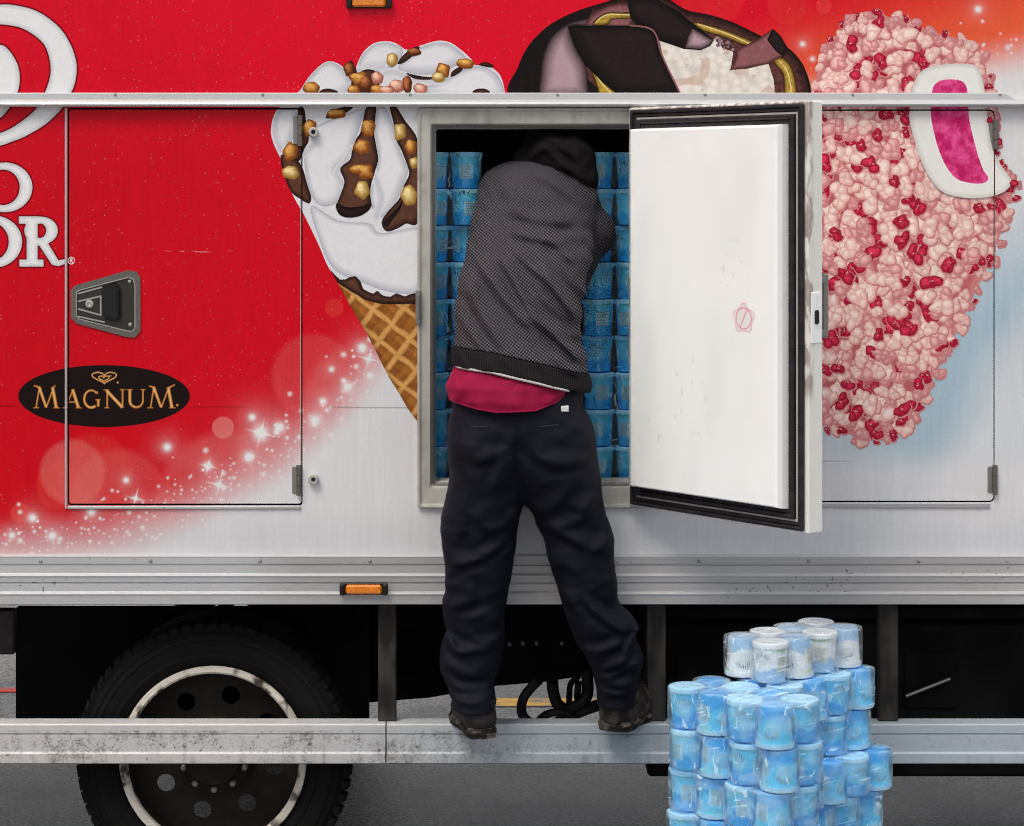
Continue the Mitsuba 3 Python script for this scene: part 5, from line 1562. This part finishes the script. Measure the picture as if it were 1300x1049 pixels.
def row_film(xs, seed):
    """a strip of shrink film drawn over the front of a row of tubs, from the lid's rim to the foot"""
    n = 26 * len(xs)
    X = np.linspace(xs[0] - 0.052, xs[-1] + 0.052, n)
    hs = np.linspace(0.002, 0.118, 12)
    d = np.min([np.abs(X - a) for a in xs], axis=0)
    v = []
    for hgt in hs:
        r_ = 0.0455 + 0.0085 * hgt / 0.11
        yy = -np.sqrt(np.maximum(r_ ** 2 - np.minimum(d, r_ * 0.80) ** 2, 0)) - 0.0035
        q = np.stack([X * 55, np.full(n, hgt * 60), np.full(n, seed)], 1)
        v.append(np.stack([X, yy - 0.004 * (meshkit.fbm(q, 3, seed) - 0.4), np.full(n, hgt) + 0.003 * (meshkit.noise(q * 0.5, seed + 1) - 0.5)], 1))
    f = []
    for i in range(len(hs) - 1):
        for j in range(n - 1):
            a = i * n + j
            f += [(a, a + 1, a + n + 1), (a, a + n + 1, a + n)]
    return trimesh.Trimesh(np.vstack(v), f, process=False)


for r in range(9):
    zb_ = 1.3365 + PITCH * (8 - r)
    groups_ = [(0, 1), (5, 6)] if r < 4 else [(0, 1, 2), (3, 4), (5, 6)]
    for gi, cs in enumerate(groups_):
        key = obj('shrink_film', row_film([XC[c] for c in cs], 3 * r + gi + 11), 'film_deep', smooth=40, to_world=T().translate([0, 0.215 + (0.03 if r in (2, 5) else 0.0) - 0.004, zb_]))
        where = {0: 'left', len(groups_) - 1: 'right'}.get(gi, 'middle')
        tag(key, f'clear blue shrink film over the {where} tubs of the {WORDS[r]} row in the freezer', 'film', 'shrink film over the rows of tubs')

# --- packs of eight tubs wrapped in film, piled on the road
PT = 0.109
nu = lambda a: a / np.linalg.norm(a)


def film_mesh(seed):
    """shrink film round 2 x 4 tubs (local x along the long side, origin at the corner tub)"""
    g = unary_union([Point(i * PT, j * PT).buffer(0.0555, 16) for i in range(4) for j in range(2)])
    g = g.buffer(0.020, 16).buffer(-0.0185, 16)
    ring = np.array(g.exterior.coords)[:-1]
    L = np.r_[0, np.cumsum(np.linalg.norm(np.diff(np.vstack([ring, ring[:1]]), axis=0), axis=1))]
    n = 220
    s = np.linspace(0, L[-1], n, endpoint=False)
    rc = np.vstack([ring, ring[:1]])
    q = np.stack([np.interp(s, L, rc[:, 0]), np.interp(s, L, rc[:, 1])], 1)
    cen = np.array([1.5 * PT, 0.5 * PT])
    nr = np.roll(q, -1, 0) - np.roll(q, 1, 0)
    nr = np.stack([nr[:, 1], -nr[:, 0]], 1)
    nr /= np.linalg.norm(nr, axis=1, keepdims=True)
    if ((q - cen) * nr).sum() < 0:
        nr = -nr
    hs = [0.0015, 0.006, 0.018, 0.034, 0.05, 0.066, 0.082, 0.098, 0.110, 0.1165, 0.1185]
    ins = [0.010, 0.001, 0, 0, 0, 0, 0, 0, 0, 0.002, 0.008]
    v = []
    for hgt, i_ in zip(hs, ins):
        pp = np.c_[q[:, 0] * 60, q[:, 1] * 60, np.full(n, hgt * 45)]
        wr = 0.0026 * (meshkit.fbm(pp, 3, seed) - 0.4) + 0.0022 * np.abs(meshkit.noise(np.c_[q[:, 0] * 40 + hgt * 90, q[:, 1] * 40 - hgt * 70, pp[:, 2]], seed + 9) - 0.5)
        qq_ = q + nr * (wr - i_)[:, None]
        v.append(np.c_[qq_, np.full(n, hgt) + 0.0012 * (meshkit.noise(pp * 0.7, seed + 3) - 0.5)])
    nr_ = len(hs)
    v = np.vstack(v)
    f = []
    for i in range(nr_ - 1):
        for j in range(n):
            a0, a1 = i * n + j, i * n + (j + 1) % n
            f += [(a0, a1, a1 + n), (a0, a1 + n, a0 + n)]
    top = Polygon(v[-n:, :2])
    tv, tf = trimesh.creation.triangulate_polygon(top if top.is_valid else top.buffer(0), engine='earcut')
    tm_ = trimesh.Trimesh(np.c_[tv, np.full(len(tv), 0.1185)], tf, process=False)
    side_m = trimesh.Trimesh(v, f, process=False)
    tm_ = tm_.subdivide_to_size(0.016)
    d = np.min([np.hypot(tm_.vertices[:, 0] - i * PT, tm_.vertices[:, 1] - j * PT) for i in range(4) for j in range(2)], axis=0)
    tm_.vertices[:, 2] -= 0.010 * np.clip((d - 0.052) / 0.02, 0, 1) + 0.0012 * (meshkit.noise(tm_.vertices * 90, seed) - 0.5) * (d < 0.05)
    return cat([side_m, tm_])


FILMS = [mikit.ply(film_mesh(s), None, smooth=40) for s in (1, 2, 3)]
LINES = {}
pk_n = [0]


def pack(x0_, y0_, z0_, ang, clear, label, seed):
    k = numbered('tub_pack')
    M0 = T().translate([x0_, y0_, z0_]).rotate([0, 0, 1], ang)
    rr = np.random.default_rng(seed)
    for i in range(4):
        for j in range(2):
            up = (i + j) % 2 == 0
            Ml = M0 @ T().translate([i * PT, j * PT, 0.0012 if up else 0.0012 + TH])
            if not up:
                Ml = Ml @ T().rotate([1, 0, 0], 180)
            Ml = Ml @ T().rotate([0, 0, 1], float(rr.random() * 360))
            tub(None, Ml, 'tub_white' if clear else 'tub_blue', 'lid_white' if clear else 'lid_blue', k)
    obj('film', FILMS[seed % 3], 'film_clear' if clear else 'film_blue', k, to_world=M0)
    tag(k, label, 'wrapped tub pack', 'film-wrapped packs of tubs piled on the road')
    return k


LAY = 0.120
Z0 = 0.984 - 8 * LAY
ORD = ['bottom', 'second from the bottom', 'third from the bottom', 'fourth from the bottom', 'fifth from the bottom', 'sixth from the bottom', 'seventh from the bottom']
fa = math.radians(-46)
fx, fy = 0.737, -0.90
for L_ in range(7):
    a = -46 + (0, 2, -2, 3, -2, 2, 0)[L_]
    sh_ = (0, .006, -.004, .008, -.006, .012, 0)[L_]
    ar = math.radians(a)
    cxp, cyp = fx + sh_ - 3 * PT * math.cos(ar), fy - 3 * PT * math.sin(ar)
    lab = 'blue film-wrapped pack of tubs on top of the front left pile' if L_ == 6 else f'blue film-wrapped pack, {ORD[L_]} in the front left pile'
    pack(cxp, cyp, Z0 + L_ * LAY, a, False, lab, 30 + L_)
for L_ in range(7):
    a = 42 + (1, -2, 2, -1, 1, -2, 0)[L_]
    ox, oy = ((0.80, -0.66), (0.81, -0.64), (0.80, -0.66), (0.815, -0.645), (0.85, -0.66), (0.775, -0.64), (0.795, -0.645))[L_]
    lab = 'blue film-wrapped pack of tubs directly under the white topped pack' if L_ == 6 else f'blue film-wrapped pack, {ORD[L_]} in the rear right pile'
    pack(ox, oy, Z0 + L_ * LAY, a, False, lab, 50 + L_)
pack(0.757, -0.62, Z0 + 7 * LAY, 41, True, 'clear-wrapped pack of white tubs, topmost of the whole pile', 70)
mat('pallet_blue', '#31506e', rough=0.6, spec=0.2)
obj('pallet', cat([rbox(0.25, 1.35, -1.05, -0.10, Z0 - 0.012, Z0 - 0.0005, 0.002)] + [rbox(xa, xa + 0.08, -1.05, -0.10, 0.0005, Z0 - 0.0125, 0.002) for xa in (0.25, 0.76, 1.27)]), 'pallet_blue')
tag('pallet', 'low blue board under the piles of wrapped tubs', 'pallet')
